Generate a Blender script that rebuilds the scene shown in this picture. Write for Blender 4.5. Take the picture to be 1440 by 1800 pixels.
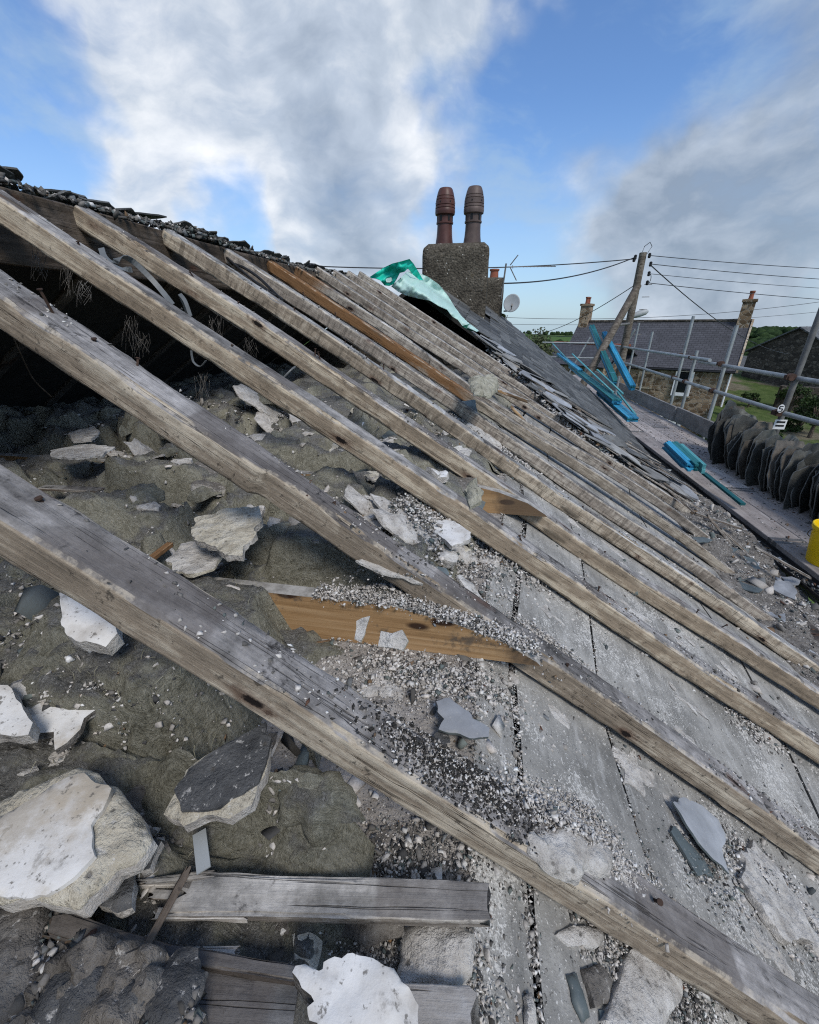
import bpy, bmesh, math, random
import numpy as np
from mathutils import Vector, Matrix
from mathutils.geometry import delaunay_2d_cdt
random.seed(7); RNG = np.random.default_rng(7)
for _o in list(bpy.data.objects): bpy.data.objects.remove(_o, do_unlink=True)
SC = bpy.context.scene; COL = SC.collection
rad = math.radians
# ------------------------------------------------------------------ camera
TH, YAW, FPX = rad(24.5), rad(10.0), 720.0
cd = bpy.data.cameras.new('camera'); CAM = bpy.data.objects.new('camera', cd); COL.objects.link(CAM)
CAM.location = (0, 0, 0); CAM.rotation_euler = (rad(90) - TH, 0, YAW)
cd.sensor_fit = 'HORIZONTAL'; cd.sensor_width = 36; cd.lens = 18.0
cd.clip_start = 0.01; cd.clip_end = 9000
SC.camera = CAM
# ------------------------------------------------------------------ exposure
SC.view_settings.view_transform = 'Standard'; SC.view_settings.look = 'None'
SC.view_settings.exposure = 0.60; SC.view_settings.gamma = 1.0
SC.view_settings.use_curve_mapping = False
SC.cycles.max_bounces = 6; SC.cycles.diffuse_bounces = 3; SC.cycles.glossy_bounces = 2
SC.cycles.transparent_max_bounces = 6; SC.cycles.use_denoising = False; SC.cycles.filter_width = 1.15
SC.cycles.use_adaptive_sampling = True; SC.cycles.adaptive_threshold = 0.012
# ------------------------------------------------------------------ sun and sky
SUN_EL, SUN_AZ = rad(48), rad(142)            # azimuth clockwise from +Y : behind the viewer, to the right
sdir = Vector((math.sin(SUN_AZ) * math.cos(SUN_EL), math.cos(SUN_AZ) * math.cos(SUN_EL), math.sin(SUN_EL)))
sl = bpy.data.lights.new('sun', 'SUN'); sl.energy = 1.7; sl.angle = rad(17); sl.color = (1.0, 0.95, 0.88)
so = bpy.data.objects.new('sun', sl); COL.objects.link(so)
so.rotation_euler = (-sdir).to_track_quat('-Z', 'Y').to_euler()
# viewing helper used to set things out on the surfaces they stand on
_fh = np.array([-math.sin(YAW), math.cos(YAW), 0.]); _r = np.array([math.cos(YAW), math.sin(YAW), 0.]); _z = np.array([0, 0, 1.])
_f = _fh * math.cos(TH) - _z * math.sin(TH); _u = _fh * math.sin(TH) + _z * math.cos(TH)
def ray(px, py): return _f + _r * (px - 720) / FPX + _u * (900 - py) / FPX
def atY(px, py, y): v = ray(px, py); return v * (y / v[1])
def atX(px, py, x): v = ray(px, py); return v * (x / v[0])
def atZ(px, py, z): v = ray(px, py); return v * (z / v[2])
def fw(px, py, d): v = ray(px, py); return v * (d / (v @ _fh))
def on(px, py, a, b=0., c=0.):                # on the plane z = a + b x + c y
    v = ray(px, py); return v * (a / (v[2] - b * v[0] - c * v[1]))

W = bpy.data.worlds.new('World'); SC.world = W; W.use_nodes = True
def build_world():
    nt = W.node_tree; N = nt.nodes; L = nt.links; N.clear()
    def nd(t, **k):
        n = N.new(t)
        for a, b in k.items(): setattr(n, a, b)
        return n
    def put(s, v):
        if hasattr(v, 'is_output'): L.new(v, s)
        else: s.default_value = v
    def mth(op, a, b=0., cl=False):
        n = nd('ShaderNodeMath', operation=op); n.use_clamp = cl; put(n.inputs[0], a); put(n.inputs[1], b); return n.outputs[0]
    def vm(op, a, b=(0, 0, 0)):
        n = nd('ShaderNodeVectorMath', operation=op); put(n.inputs[0], a); put(n.inputs[1], b)
        return n.outputs['Value'] if op in ('LENGTH', 'DOT_PRODUCT', 'DISTANCE') else n.outputs[0]
    def noise(v, sc, det=5, ro=.55, di=0.):
        n = nd('ShaderNodeTexNoise'); put(n.inputs['Vector'], v); n.inputs['Scale'].default_value = sc
        n.inputs['Detail'].default_value = det; n.inputs['Roughness'].default_value = ro; n.inputs['Distortion'].default_value = di
        return n.outputs[0]
    def sst(x, a, b):
        n = nd('ShaderNodeMapRange', interpolation_type='SMOOTHSTEP'); put(n.inputs[0], x)
        n.inputs[1].default_value = a; n.inputs[2].default_value = b; return n.outputs[0]
    sky = nd('ShaderNodeTexSky', sky_type='NISHITA'); sky.sun_disc = False
    sky.sun_elevation = SUN_EL; sky.sun_rotation = SUN_AZ; sky.altitude = 50; sky.air_density = 1.0; sky.dust_density = .6; sky.ozone_density = 2.5
    d = nd('ShaderNodeTexCoord').outputs['Generated']
    dn = vm('NORMALIZE', d)
    sep = nd('ShaderNodeSeparateXYZ'); L.new(dn, sep.inputs[0])
    def blobsum(p, bl):
        acc = None
        for b in bl:
            c = ray(b[0], b[1]) if len(b) == 4 else np.array(b[:3]); r_, wt = b[-2], b[-1]
            c = c / np.linalg.norm(c); k2 = 2. / (r_ * r_)                       # 1 - |p-c|^2/r^2, written with a dot product
            n = nd('ShaderNodeMath', operation='MULTIPLY_ADD'); n.use_clamp = True; L.new(vm('DOT_PRODUCT', p, tuple(c)), n.inputs[0]); n.inputs[1].default_value = k2; n.inputs[2].default_value = 1 - k2
            m_ = nd('ShaderNodeMath', operation='MULTIPLY_ADD'); L.new(n.outputs[0], m_.inputs[0]); m_.inputs[1].default_value = wt
            if acc is None: m_.inputs[2].default_value = 0.
            else: L.new(acc, m_.inputs[2])
            acc = m_.outputs[0]
        return acc
    body = [(390, 390, .20, .40), (400, 20, .26, .50), (560, 60, .36, .75), (740, 110, .24, .60), (380, 240, .26, .60), (470, 340, .28, .70), (600, 400, .24, .60), (620, 250, .28, .45), (800, 210, .14, .3), (1310, 330, .34, .40), (1420, 420, .3, .35), (1430, 120, .30, .30),
            (1180, 300, .16, .28), (1000, 430, .28, .30), (1150, 470, .28, .30), (-.6, -.6, .55, .75, .7), (.7, -.5, .5, .8, .7), (-.9, .1, .4, .5, .6), (.1, -.1, 1, .5, .6)]
    dull = [(720, 210, .24, .34), (560, 80, .26, .14), (640, 300, .2, .06), (1320, 280, .5, .32), (1420, 110, .34, .28), (960, 420, .3, .16), (-.5, -.7, .5, .6, .5), (.8, -.3, .5, .6, .5)]
    w = nd('ShaderNodeTexNoise'); put(w.inputs['Vector'], dn); w.inputs['Scale'].default_value = 3.4; w.inputs['Detail'].default_value = 4
    wv = vm('SCALE', vm('SUBTRACT', w.outputs['Color'], (.5, .5, .5))); wv.node.inputs['Scale'].default_value = .15
    p = vm('ADD', dn, wv)
    st = vm('MULTIPLY', p, (1, 1, 1.7))
    st = vm('ADD', st, (11.2, .6, 3.3))
    n1 = noise(st, 3.6, 10, .60)
    tow = np.array(ray(200, 420)) - np.array(ray(620, 120)); tow = tow / np.linalg.norm(tow) * .055
    n1s = noise(vm('ADD', st, tuple(tow * np.array([1, 1, 1.7]))), 3.6, 3, .56)
    bod = blobsum(p, body)
    den = mth('ADD', mth('MINIMUM', bod, .95), mth('MULTIPLY', mth('SUBTRACT', n1, .5), 1.35))
    cov = sst(den, .06, 1.0)
    shade = mth('MULTIPLY', mth('SUBTRACT', n1, n1s), 1.6)
    lit = mth('SUBTRACT', mth('ADD', mth('ADD', shade, .68), mth('MULTIPLY', mth('SUBTRACT', n1, .5), .5)), mth('MULTIPLY', blobsum(p, dull), 1.0), True)
    cr = nd('ShaderNodeValToRGB'); L.new(lit, cr.inputs[0]); e = cr.color_ramp.elements
    e[0].position = 0.; e[0].color = (.19, .235, .30, 1); e[1].position = 1.; e[1].color = (.70, .71, .72, 1)
    x = e.new(.5); x.color = (.37, .42, .49, 1)
    skm = nd('ShaderNodeMixRGB', blend_type='MULTIPLY'); skm.inputs[0].default_value = 1.; L.new(sky.outputs[0], skm.inputs[1]); skm.inputs[2].default_value = (.076, .093, .113, 1)
    # thin veil of high cloud, thicker toward the horizon
    veil = mth('MULTIPLY', sst(noise(vm('MULTIPLY', p, (1, 1, 2.2)), 3.2, 6, .62), .42, .68), .55)
    hz = mth('MULTIPLY', sst(sep.outputs[2], .36, -.02), .62)
    vl = nd('ShaderNodeMixRGB'); L.new(mth('MAXIMUM', veil, hz), vl.inputs[0]); L.new(skm.outputs[0], vl.inputs[1]); vl.inputs[2].default_value = (.29, .39, .49, 1)
    mx = nd('ShaderNodeMixRGB'); L.new(mth('MULTIPLY', cov, .92), mx.inputs[0]); L.new(vl.outputs[0], mx.inputs[1]); L.new(cr.outputs[0], mx.inputs[2])
    bg = nd('ShaderNodeBackground'); L.new(mx.outputs[0], bg.inputs[0]); bg.inputs[1].default_value = 1.0
    out = nd('ShaderNodeOutputWorld'); L.new(bg.outputs[0], out.inputs[0])
build_world()
W.cycles.sampling_method = 'MANUAL'; W.cycles.sample_map_resolution = 512

# ------------------------------------------------------------------ noise in numpy
def _hash(ix, iy, iz, s):
    h = (ix.astype(np.int64) * 374761393 + iy.astype(np.int64) * 668265263 + iz.astype(np.int64) * 1440662683 + s * 974634777) & 0xffffffff
    h = ((h ^ (h >> 13)) * 1274126177) & 0xffffffff
    h = ((h ^ (h >> 16)) * 2246822519) & 0xffffffff
    return ((h ^ (h >> 15)) & 0xffff) / 32767.5 - 1.0
def vnoise(P, s=0):
    P = np.asarray(P, float); I = np.floor(P).astype(np.int64); F = P - I; F = F * F * (3 - 2 * F)
    o = 0.
    for a in (0, 1):
        for b in (0, 1):
            for c in (0, 1):
                w = (F[:, 0] if a else 1 - F[:, 0]) * (F[:, 1] if b else 1 - F[:, 1]) * (F[:, 2] if c else 1 - F[:, 2])
                o = o + w * _hash(I[:, 0] + a, I[:, 1] + b, I[:, 2] + c, s)
    return o
def fbm(P, sc=1., oc=4, s=0, g=.5):
    P = np.asarray(P, float) * sc; o = 0.; a = 1.; t = 0.
    for i in range(oc): o = o + a * vnoise(P, s + i * 17); t += a; a *= g; P = P * 2.03 + 11.3
    return o / t
def fb2(x, y, sc, oc=4, s=0, g=.5):
    return fbm(np.stack([np.ravel(x), np.ravel(y), np.zeros(np.size(x))], 1), sc, oc, s, g).reshape(np.shape(x))
def ss(a, b, x): t = np.clip((np.asarray(x, float) - a) / (b - a), 0, 1); return t * t * (3 - 2 * t)

# ------------------------------------------------------------------ object helpers
def tag(o, label=None, cat=None, group=None, kind=None):
    if label: o['label'] = label
    if cat: o['category'] = cat
    if group: o['group'] = group
    if kind: o['kind'] = kind
    return o
def mesh_np(name, V, F, smooth=False):
    me = bpy.data.meshes.new(name); V = np.asarray(V, np.float32)
    if isinstance(F, np.ndarray):
        k = F.shape[1]; me.vertices.add(len(V)); me.vertices.foreach_set('co', V.ravel())
        me.loops.add(F.size); me.loops.foreach_set('vertex_index', F.ravel().astype(np.int32))
        me.polygons.add(len(F)); me.polygons.foreach_set('loop_start', np.arange(0, F.size, k, dtype=np.int32))
        me.polygons.foreach_set('loop_total', np.full(len(F), k, np.int32))
        me.update(calc_edges=True); me.validate()
    else:
        me.from_pydata([tuple(map(float, v)) for v in V], [], F); me.update()
    if smooth: me.polygons.foreach_set('use_smooth', np.ones(len(me.polygons), bool))
    return me
def link(name, me, mat=None, parent=None, M=None):
    o = bpy.data.objects.new(name, me); COL.objects.link(o)
    if mat is not None and me is not None:
        for m in (mat if isinstance(mat, (list, tuple)) else [mat]):
            if len(me.materials) < (len(mat) if isinstance(mat, (list, tuple)) else 1): me.materials.append(m)
    if parent is not None: o.parent = parent
    if M is not None: o.matrix_basis = M
    return o
def obj(name, V, F, mat, parent=None, smooth=False, M=None): return link(name, mesh_np(name, V, F, smooth), mat, parent, M)
def empty(name, loc=(0, 0, 0), label=None, cat=None, group=None, kind=None, M=None):
    o = bpy.data.objects.new(name, None); COL.objects.link(o); o.empty_display_size = .05
    if M is not None: o.matrix_basis = M
    else: o.location = loc
    return tag(o, label, cat, group, kind)
def frame(o, x, y, z=None):                    # matrix with given axes
    x = Vector(x).normalized(); y = Vector(y); z = x.cross(y).normalized(); y = z.cross(x)
    return Matrix(((x.x, y.x, z.x, o[0]), (x.y, y.y, z.y, o[1]), (x.z, y.z, z.z, o[2]), (0, 0, 0, 1)))
class MB:                                      # collects simple solids into one mesh
    def __init__(s): s.v = []; s.f = []
    def add(s, V, F):
        k = len(s.v); s.v += [tuple(map(float, v)) for v in V]; s.f += [tuple(i + k for i in f) for f in F]; return s
    def box(s, a, b):
        (x0, y0, z0), (x1, y1, z1) = a, b
        return s.add([(x0, y0, z0), (x1, y0, z0), (x1, y1, z0), (x0, y1, z0), (x0, y0, z1), (x1, y0, z1), (x1, y1, z1), (x0, y1, z1)],
                     [(0, 3, 2, 1), (4, 5, 6, 7), (0, 1, 5, 4), (1, 2, 6, 5), (2, 3, 7, 6), (3, 0, 4, 7)])
    def prism(s, poly, z0, z1, ax=2):          # extrude a 2-D polygon along an axis
        n = len(poly)
        def mk(p, h): return {2: (p[0], p[1], h), 1: (p[0], h, p[1]), 0: (h, p[0], p[1])}[ax]
        V = [mk(p, z0) for p in poly] + [mk(p, z1) for p in poly]
        F = [tuple(range(n))[::-1], tuple(range(n, 2 * n))] + [(i, (i + 1) % n, n + (i + 1) % n, n + i) for i in range(n)]
        return s.add(V, F)
    def tube(s, pts, r, n=8, cap=True):
        pts = [Vector(p) for p in pts]; R = r if isinstance(r, (list, tuple)) else [r] * len(pts); V = []; F = []
        up = Vector((0, 0, 1))
        for i, p in enumerate(pts):
            t = (pts[min(i + 1, len(pts) - 1)] - pts[max(i - 1, 0)]).normalized()
            a = t.cross(up if abs(t.z) < .95 else Vector((1, 0, 0))).normalized(); b = t.cross(a)
            for k in range(n): th = 2 * math.pi * k / n; V.append(p + R[i] * (math.cos(th) * a + math.sin(th) * b))
        for i in range(len(pts) - 1):
            for k in range(n): F.append((i * n + k, i * n + (k + 1) % n, (i + 1) * n + (k + 1) % n, (i + 1) * n + k))
        if cap: F += [tuple(range(n))[::-1], tuple(range((len(pts) - 1) * n, len(pts) * n))]
        return s.add(V, F)
    def lathe(s, prof, c=(0, 0, 0), n=20, rot=0., cap=True):
        V = []; F = []
        for r, z in prof:
            for k in range(n): th = 2 * math.pi * k / n + rot; V.append((c[0] + r * math.cos(th), c[1] + r * math.sin(th), c[2] + z))
        m = len(prof)
        for i in range(m - 1):
            for k in range(n): F.append((i * n + k, i * n + (k + 1) % n, (i + 1) * n + (k + 1) % n, (i + 1) * n + k))
        if cap: F += [tuple(range(n))[::-1], tuple(range((m - 1) * n, m * n))]
        return s.add(V, F)
    def build(s, name, mat, parent=None, smooth=False, M=None):
        me = mesh_np(name, s.v, s.f, False)
        if smooth:
            me.polygons.foreach_set('use_smooth', np.ones(len(me.polygons), bool))
            try: me.set_sharp_from_angle(angle=rad(38))
            except Exception: pass
        return link(name, me, mat, parent, M)
def bevel(o, w=.004, seg=2):
    bm = bmesh.new(); bm.from_mesh(o.data); bmesh.ops.bevel(bm, geom=bm.edges[:], offset=w, segments=seg, profile=.6, affect='EDGES')
    bm.to_mesh(o.data); bm.free(); return o
def copy_tree(o, parent=None):
    c = o.copy(); COL.objects.link(c)
    if parent is not None: c.parent = parent
    for ch in list(o.children): copy_tree(ch, c)
    return c
# ------------------------------------------------------------------ materials
class T:
    def __init__(s, name, rough=.85, spec=.25):
        s.m = bpy.data.materials.new(name); s.m.use_nodes = True; s.nt = s.m.node_tree; s.N = s.nt.nodes; s.L = s.nt.links
        s.b = s.N['Principled BSDF']; s.b.inputs['Roughness'].default_value = rough; s.b.inputs['Specular IOR Level'].default_value = spec
        s._tc = None; s._oi = None
    def put(s, k, v):
        if hasattr(v, 'is_output'): s.L.new(v, k)
        elif isinstance(v, (tuple, list)) and len(v) == 3 and len(k.default_value) == 4: k.default_value = (*v, 1)
        else: k.default_value = v
    def nd(s, t, **k):
        n = s.N.new(t)
        for a, b in k.items(): setattr(n, a, b)
        return n
    def tc(s, w='Object'):
        if s._tc is None: s._tc = s.nd('ShaderNodeTexCoord')
        return s._tc.outputs[w]
    def rnd(s):
        if s._oi is None: s._oi = s.nd('ShaderNodeObjectInfo')
        return s._oi.outputs['Random']
    def vec(s, scale=(1, 1, 1), off=True, w='Object'):
        n = s.nd('ShaderNodeVectorMath', operation='MULTIPLY'); s.put(n.inputs[0], s.tc(w)); n.inputs[1].default_value = scale
        if not off: return n.outputs[0]
        k = s.math('MULTIPLY', s.rnd(), 37.); a = s.nd('ShaderNodeVectorMath', operation='ADD'); s.L.new(n.outputs[0], a.inputs[0]); s.L.new(k, a.inputs[1])
        return a.outputs[0]
    def math(s, op, a, b=0., cl=False):
        n = s.nd('ShaderNodeMath', operation=op); n.use_clamp = cl; s.put(n.inputs[0], a); s.put(n.inputs[1], b); return n.outputs[0]
    def noise(s, v, sc, det=5, ro=.55, di=0., col=False):
        n = s.nd('ShaderNodeTexNoise'); s.put(n.inputs['Vector'], v); n.inputs['Scale'].default_value = sc; n.inputs['Detail'].default_value = det
        n.inputs['Roughness'].default_value = ro; n.inputs['Distortion'].default_value = di; return n.outputs[1 if col else 0]
    def vor(s, v, sc, feat='F1', out=0, rnd=1.):
        n = s.nd('ShaderNodeTexVoronoi', feature=feat); s.put(n.inputs['Vector'], v); n.inputs['Scale'].default_value = sc
        n.inputs['Randomness'].default_value = rnd; return n.outputs[out]
    def sst(s, x, a, b, lo=0., hi=1.):
        n = s.nd('ShaderNodeMapRange', interpolation_type='SMOOTHSTEP'); s.put(n.inputs[0], x)
        for i, v in zip((1, 2, 3, 4), (a, b, lo, hi)): n.inputs[i].default_value = v
        return n.outputs[0]
    def ramp(s, f, st):
        n = s.nd('ShaderNodeValToRGB'); s.put(n.inputs[0], f); e = n.color_ramp.elements
        while len(e) < len(st): e.new(.5)
        for q, (p, c) in zip(e, st): q.position = p; q.color = (*c, 1)
        return n.outputs[0]
    def mix(s, f, a, b, bl='MIX'):
        n = s.nd('ShaderNodeMixRGB', blend_type=bl); s.put(n.inputs[0], f); s.put(n.inputs[1], a); s.put(n.inputs[2], b); return n.outputs[0]
    def xyz(s, v):
        n = s.nd('ShaderNodeSeparateXYZ'); s.L.new(v, n.inputs[0]); return n.outputs
    def attr(s, name, o=0): n = s.nd('ShaderNodeAttribute', attribute_name=name); return n.outputs[o]
    def hsv(s, c, h=.5, sa=1., v=1.):
        n = s.nd('ShaderNodeHueSaturation'); s.put(n.inputs['Color'], c); s.put(n.inputs['Hue'], h); s.put(n.inputs['Saturation'], sa); s.put(n.inputs['Value'], v); return n.outputs[0]
    def col(s, c): s.put(s.b.inputs['Base Color'], c); return s
    def rough(s, c): s.put(s.b.inputs['Roughness'], c); return s
    def bump(s, h, st=.5, dist=.004):
        n = s.nd('ShaderNodeBump'); s.put(n.inputs['Height'], h); n.inputs['Strength'].default_value = st; n.inputs['Distance'].default_value = dist
        s.L.new(n.outputs[0], s.b.inputs['Normal']); return s
def flat(name, c, rough=.7, var=.12, sc=12., metal=0., bmp=0.):
    t = T(name, rough); v = t.vec(); n = t.noise(v, sc, 6, .6)
    t.col(t.mix(t.sst(n, .3, .7), tuple(x * (1 - var) for x in c), tuple(min(1, x * (1 + var)) for x in c)))
    t.b.inputs['Metallic'].default_value = metal
    if bmp: t.bump(t.noise(v, sc * 4, 5), bmp, .003)
    return t.m
def wood(name, side, top, pale, stain=0., stripes=0., spots=.5, rust=True, topmix=1., stain_end=9., stain_col=(.19, .098, .042)):
    # old sawn timber: grain along local x, weathered upper face, worn arrises, cracks, knots, batten marks
    t = T(name, .9, .15); ob = t.vec((1, 1, 1)); mu = lambda x, k: t.math('MULTIPLY', x, k); ad = lambda x, y: t.math('ADD', x, y)
    L1 = t.noise(t.vec((1.6, 11, 11)), 1., 8, .68, .3); L2 = t.noise(t.vec((2.6, 95, 95)), 1., 6, .62, .2); L3 = t.noise(ob, 21., 10, .76); L4 = t.noise(t.vec((7, 30, 30)), 1., 9, .72, .5)
    f = ad(ad(mu(L1, .42), mu(L2, .22)), ad(mu(L3, .22), mu(L4, .26)))
    dk = tuple(x * .26 for x in side)
    c = t.ramp(f, [(.40, dk), (.485, tuple(x * .66 for x in side)), (.555, side), (.615, pale), (.70, tuple(min(.72, x * 1.25) for x in pale))])
    c = t.mix(mu(t.sst(t.noise(ob, 62., 5, .72), .575, .66), spots), c, (.03, .026, .022))
    if stripes:                                 # marks of old plaster and dirt running across the side
        stp = t.noise(t.vec((62, 3, 11)), 1., 8, .72, .6)
        c = t.mix(mu(t.sst(stp, .51, .60), stripes), c, tuple(x * .30 for x in side)); c = t.mix(mu(t.sst(stp, .45, .36), stripes), c, tuple(x * 1.05 for x in pale))
    nz = t.xyz(t.tc('Normal'))[2]
    T1 = t.noise(t.vec((2.2, 7, 7)), 1., 9, .70); T2 = t.noise(t.vec((3, 60, 60)), 1., 6, .65)
    ft = ad(ad(mu(T1, .5), mu(T2, .2)), mu(L3, .38))
    tp = t.ramp(ft, [(.42, tuple(x * .22 for x in top)), (.50, tuple(x * .62 for x in top)), (.555, top), (.62, tuple(min(.7, x * 1.6) for x in top)), (.69, tuple(min(.74, x * 2.3) for x in top))])
    bx = t.xyz(t.vec((1, 1, 1)))[0]; bn = t.noise(t.vec((5.2, .6, .6)), 1., 1, .3)
    tp = t.mix(mu(t.sst(bn, .555, .575), .55), tp, (.085, .072, .066))     # where battens lay
    tp = t.mix(mu(t.sst(t.noise(ob, 11., 9, .74), .565, .64), .85), tp, (.036, .034, .034))
    k = t.sst(ad(nz, mu(t.math('SUBTRACT', L4, .5), .5)), .50, .68, 0., topmix)
    c = t.mix(k, c, tp)
    cr = t.math('ABSOLUTE', t.math('SUBTRACT', t.noise(t.vec((1.0, 62, 62)), 1., 3, .5), .5)); ck = mu(t.sst(cr, .010, .002), t.sst(L1, .44, .54))
    c = t.mix(mu(ck, .6), c, (.03, .025, .021))
    kn = t.vor(t.vec((3.1, 15, 15)), 1.); c = t.mix(mu(t.sst(kn, .19, .10), .75), c, tuple(x * .30 for x in side))
    if rust:
        vo = ad(t.vor(t.vec((5.0, 13, 13)), 1.), mu(L3, .28)); c = t.mix(mu(t.sst(vo, .36, .22), .6), c, (.095, .045, .028)); c = t.mix(t.sst(vo, .235, .205), c, (.015, .011, .01))
    if stain: c = t.mix(mu(mu(t.sst(ad(t.noise(t.vec((1.2, 6, 6)), 1., 7, .66), mu(L3, .25)), .44, .54), stain), t.sst(ad(t.xyz(t.tc('Object'))[0], mu(L1, .5)), stain_end + .12, stain_end - .05)), c, t.mix(L4, tuple(x * .6 for x in stain_col), tuple(x * 1.4 for x in stain_col)))
    ed = t.attr('edge', 2); c = t.mix(mu(t.sst(ad(ed, mu(t.math('SUBTRACT', t.noise(ob, 17, 7, .74), .5), 2.6)), .86, 1.22), .5), c, tuple(min(.72, x * 1.25) for x in pale))
    t.col(c); t.bump(ad(ad(mu(L2, .8), mu(L3, .9)), t.math('SUBTRACT', mu(L4, .7), ck)), .9, .0032)
    return t.m
MAT = {}
MAT['rafter'] = wood('weathered rafter timber', (.315, .25, .182), (.275, .262, .252), (.51, .435, .33))
MAT['rafter_near'] = wood('damp stained near rafter', (.275, .225, .172), (.25, .236, .228), (.47, .41, .325), spots=.7)
MAT['rafter_mid'] = wood('striped rafter timber', (.32, .262, .198), (.30, .297, .29), (.51, .44, .345), stripes=.6, spots=.3)
MAT['rafter_grey'] = wood('grey rafter timber', (.295, .252, .21), (.30, .29, .277), (.48, .43, .36), stripes=.55, spots=.3)
MAT['rafter_orange'] = wood('orange stained rafter timber', (.25, .21, .165), (.26, .24, .215), (.42, .37, .30), stain=.95, spots=.35, stain_end=1.55)
MAT['rafter_part'] = wood('rafter with orange head', (.26, .225, .19), (.28, .272, .26), (.44, .395, .335), stain=.9, stripes=.4, spots=.3, stain_end=.42)
MAT['dull_orange'] = wood('dull orange stub', (.25, .21, .165), (.26, .2, .14), (.42, .33, .22), stain=.9, spots=.35)
MAT['dark_timber'] = wood('sooty dark timber', (.075, .058, .044), (.09, .08, .072), (.13, .105, .085), spots=.5)
MAT['plank'] = wood('silvered broken plank', (.21, .185, .16), (.36, .345, .325), (.47, .44, .40), rust=False)
MAT['plank_dark'] = wood('damp grey plank', (.10, .085, .075), (.115, .115, .118), (.20, .185, .17), rust=False)
MAT['lath'] = wood('grey splintered lath', (.19, .155, .125), (.30, .285, .26), (.40, .37, .33), rust=False)
def m_pine():
    t = T('dull orange pine', .8, .2); g = t.noise(t.vec((1.4, 24, 46)), 1., 7, .64, .9); g2 = t.noise(t.vec((3, 60, 140)), 1., 4, .6)
    c = t.ramp(t.math('ADD', t.math('MULTIPLY', g, .7), t.math('MULTIPLY', g2, .3)), [(.33, (.19, .108, .048)), (.47, (.35, .215, .105)), (.60, (.45, .30, .165)), (.74, (.52, .375, .225))])
    kn = t.vor(t.vec((5, 10, 13)), 1.); c = t.mix(t.sst(kn, .15, .09), c, (.045, .024, .015))
    c = t.mix(t.math('MULTIPLY', t.sst(t.noise(t.vec((14, 14, 14)), 1., 9, .75), .55, .66), .85), c, (.10, .082, .065))
    x = t.xyz(t.tc('Object'))[0]; c = t.mix(t.math('MULTIPLY', t.sst(t.math('ADD', x, t.math('MULTIPLY', t.noise(t.vec((20, 20, 20)), 1., 6, .7), .16)), .11, .19), .8), c, (.085, .06, .042))
    nz = t.xyz(t.tc('Normal'))[2]; c = t.mix(t.sst(nz, .3, .6), c, t.ramp(t.noise(t.vec((30, 30, 30)), 1., 8, .7), [(.35, (.16, .15, .135)), (.6, (.40, .385, .36))]))
    t.col(c); t.bump(t.math('ADD', g, g2), .5, .0015); return t.m
MAT['pine'] = m_pine()
def m_board():
    t = T('dusty grey plasterboard back', .96, .08); v = t.vec(off=False); mu = lambda x, k: t.math('MULTIPLY', x, k)
    n = t.noise(v, 6., 10, .70); c = t.ramp(n, [(.34, (.15, .146, .136)), (.47, (.232, .226, .212)), (.57, (.305, .297, .278)), (.70, (.385, .374, .35))])
    st = t.noise(t.vec((46, 9, 30), off=False), 1., 8, .72, .3); c = t.mix(mu(t.sst(st, .53, .64), .55), c, (.40, .395, .38)); c = t.mix(mu(t.sst(st, .46, .38), .45), c, (.13, .13, .125))
    cl = t.noise(v, 5.2, 8, .70); sp = t.noise(v, 300., 3, .6); sp2 = t.noise(v, 120., 4, .65)
    dens = t.sst(cl, .44, .62)
    c = t.mix(mu(t.sst(t.math('ADD', sp, mu(dens, .10)), .625, .68), .9), c, (.56, .55, .525)); c = t.mix(mu(t.sst(t.math('ADD', sp2, mu(dens, .16)), .68, .74), .9), c, (.52, .505, .475))
    c = t.mix(mu(t.sst(t.noise(v, 210., 3), .645, .70), .7), c, (.055, .054, .052)); c = t.mix(mu(t.sst(t.noise(v, 3.1, 8, .7), .56, .68), .5), c, (.115, .115, .112))
    t.col(c); t.bump(t.math('ADD', t.math('ADD', sp, sp2), mu(st, .6)), .7, .002); return t.m
MAT['board'] = m_board()
def m_wool():
    t = T('dusty mineral wool', 1., .03); v = t.vec(off=False); mu = lambda x, k: t.math('MULTIPLY', x, k)
    f = t.noise(t.vec((22, 60, 26), off=False), 1., 8, .72, 2.2); f2 = t.noise(v, 210., 6, .78, 1.0); f3 = t.noise(t.vec((150, 40, 90), off=False), 1., 5, .7, 2.5)
    c = t.ramp(t.math('ADD', t.math('ADD', mu(f, .5), mu(f3, .3)), mu(t.noise(v, 8, 5), .2)), [(.36, (.12, .113, .085)), (.46, (.27, .26, .205)), (.55, (.39, .378, .31)), (.66, (.53, .515, .44))])
    nz = t.xyz(t.tc('Normal'))[2]
    du = mu(t.sst(t.math('ADD', nz, mu(t.math('SUBTRACT', t.noise(v, 7.5, 9, .7), .5), 2.4)), .62, 1.0), .95)
    grit = t.ramp(t.math('ADD', mu(f2, .65), mu(t.noise(v, 30, 6, .7), .35)), [(.38, (.075, .073, .069)), (.47, (.165, .161, .153)), (.55, (.255, .25, .238)), (.65, (.40, .392, .375))])
    c = t.mix(du, c, grit); c = t.mix(mu(t.sst(t.noise(v, 260., 3), .63, .68), du), c, (.46, .45, .425))
    t.col(c); t.bump(t.math('ADD', t.math('ADD', mu(f, 1.2), mu(f3, .7)), mu(f2, .9)), 1., .009); return t.m
MAT['wool'] = m_wool()
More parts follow.
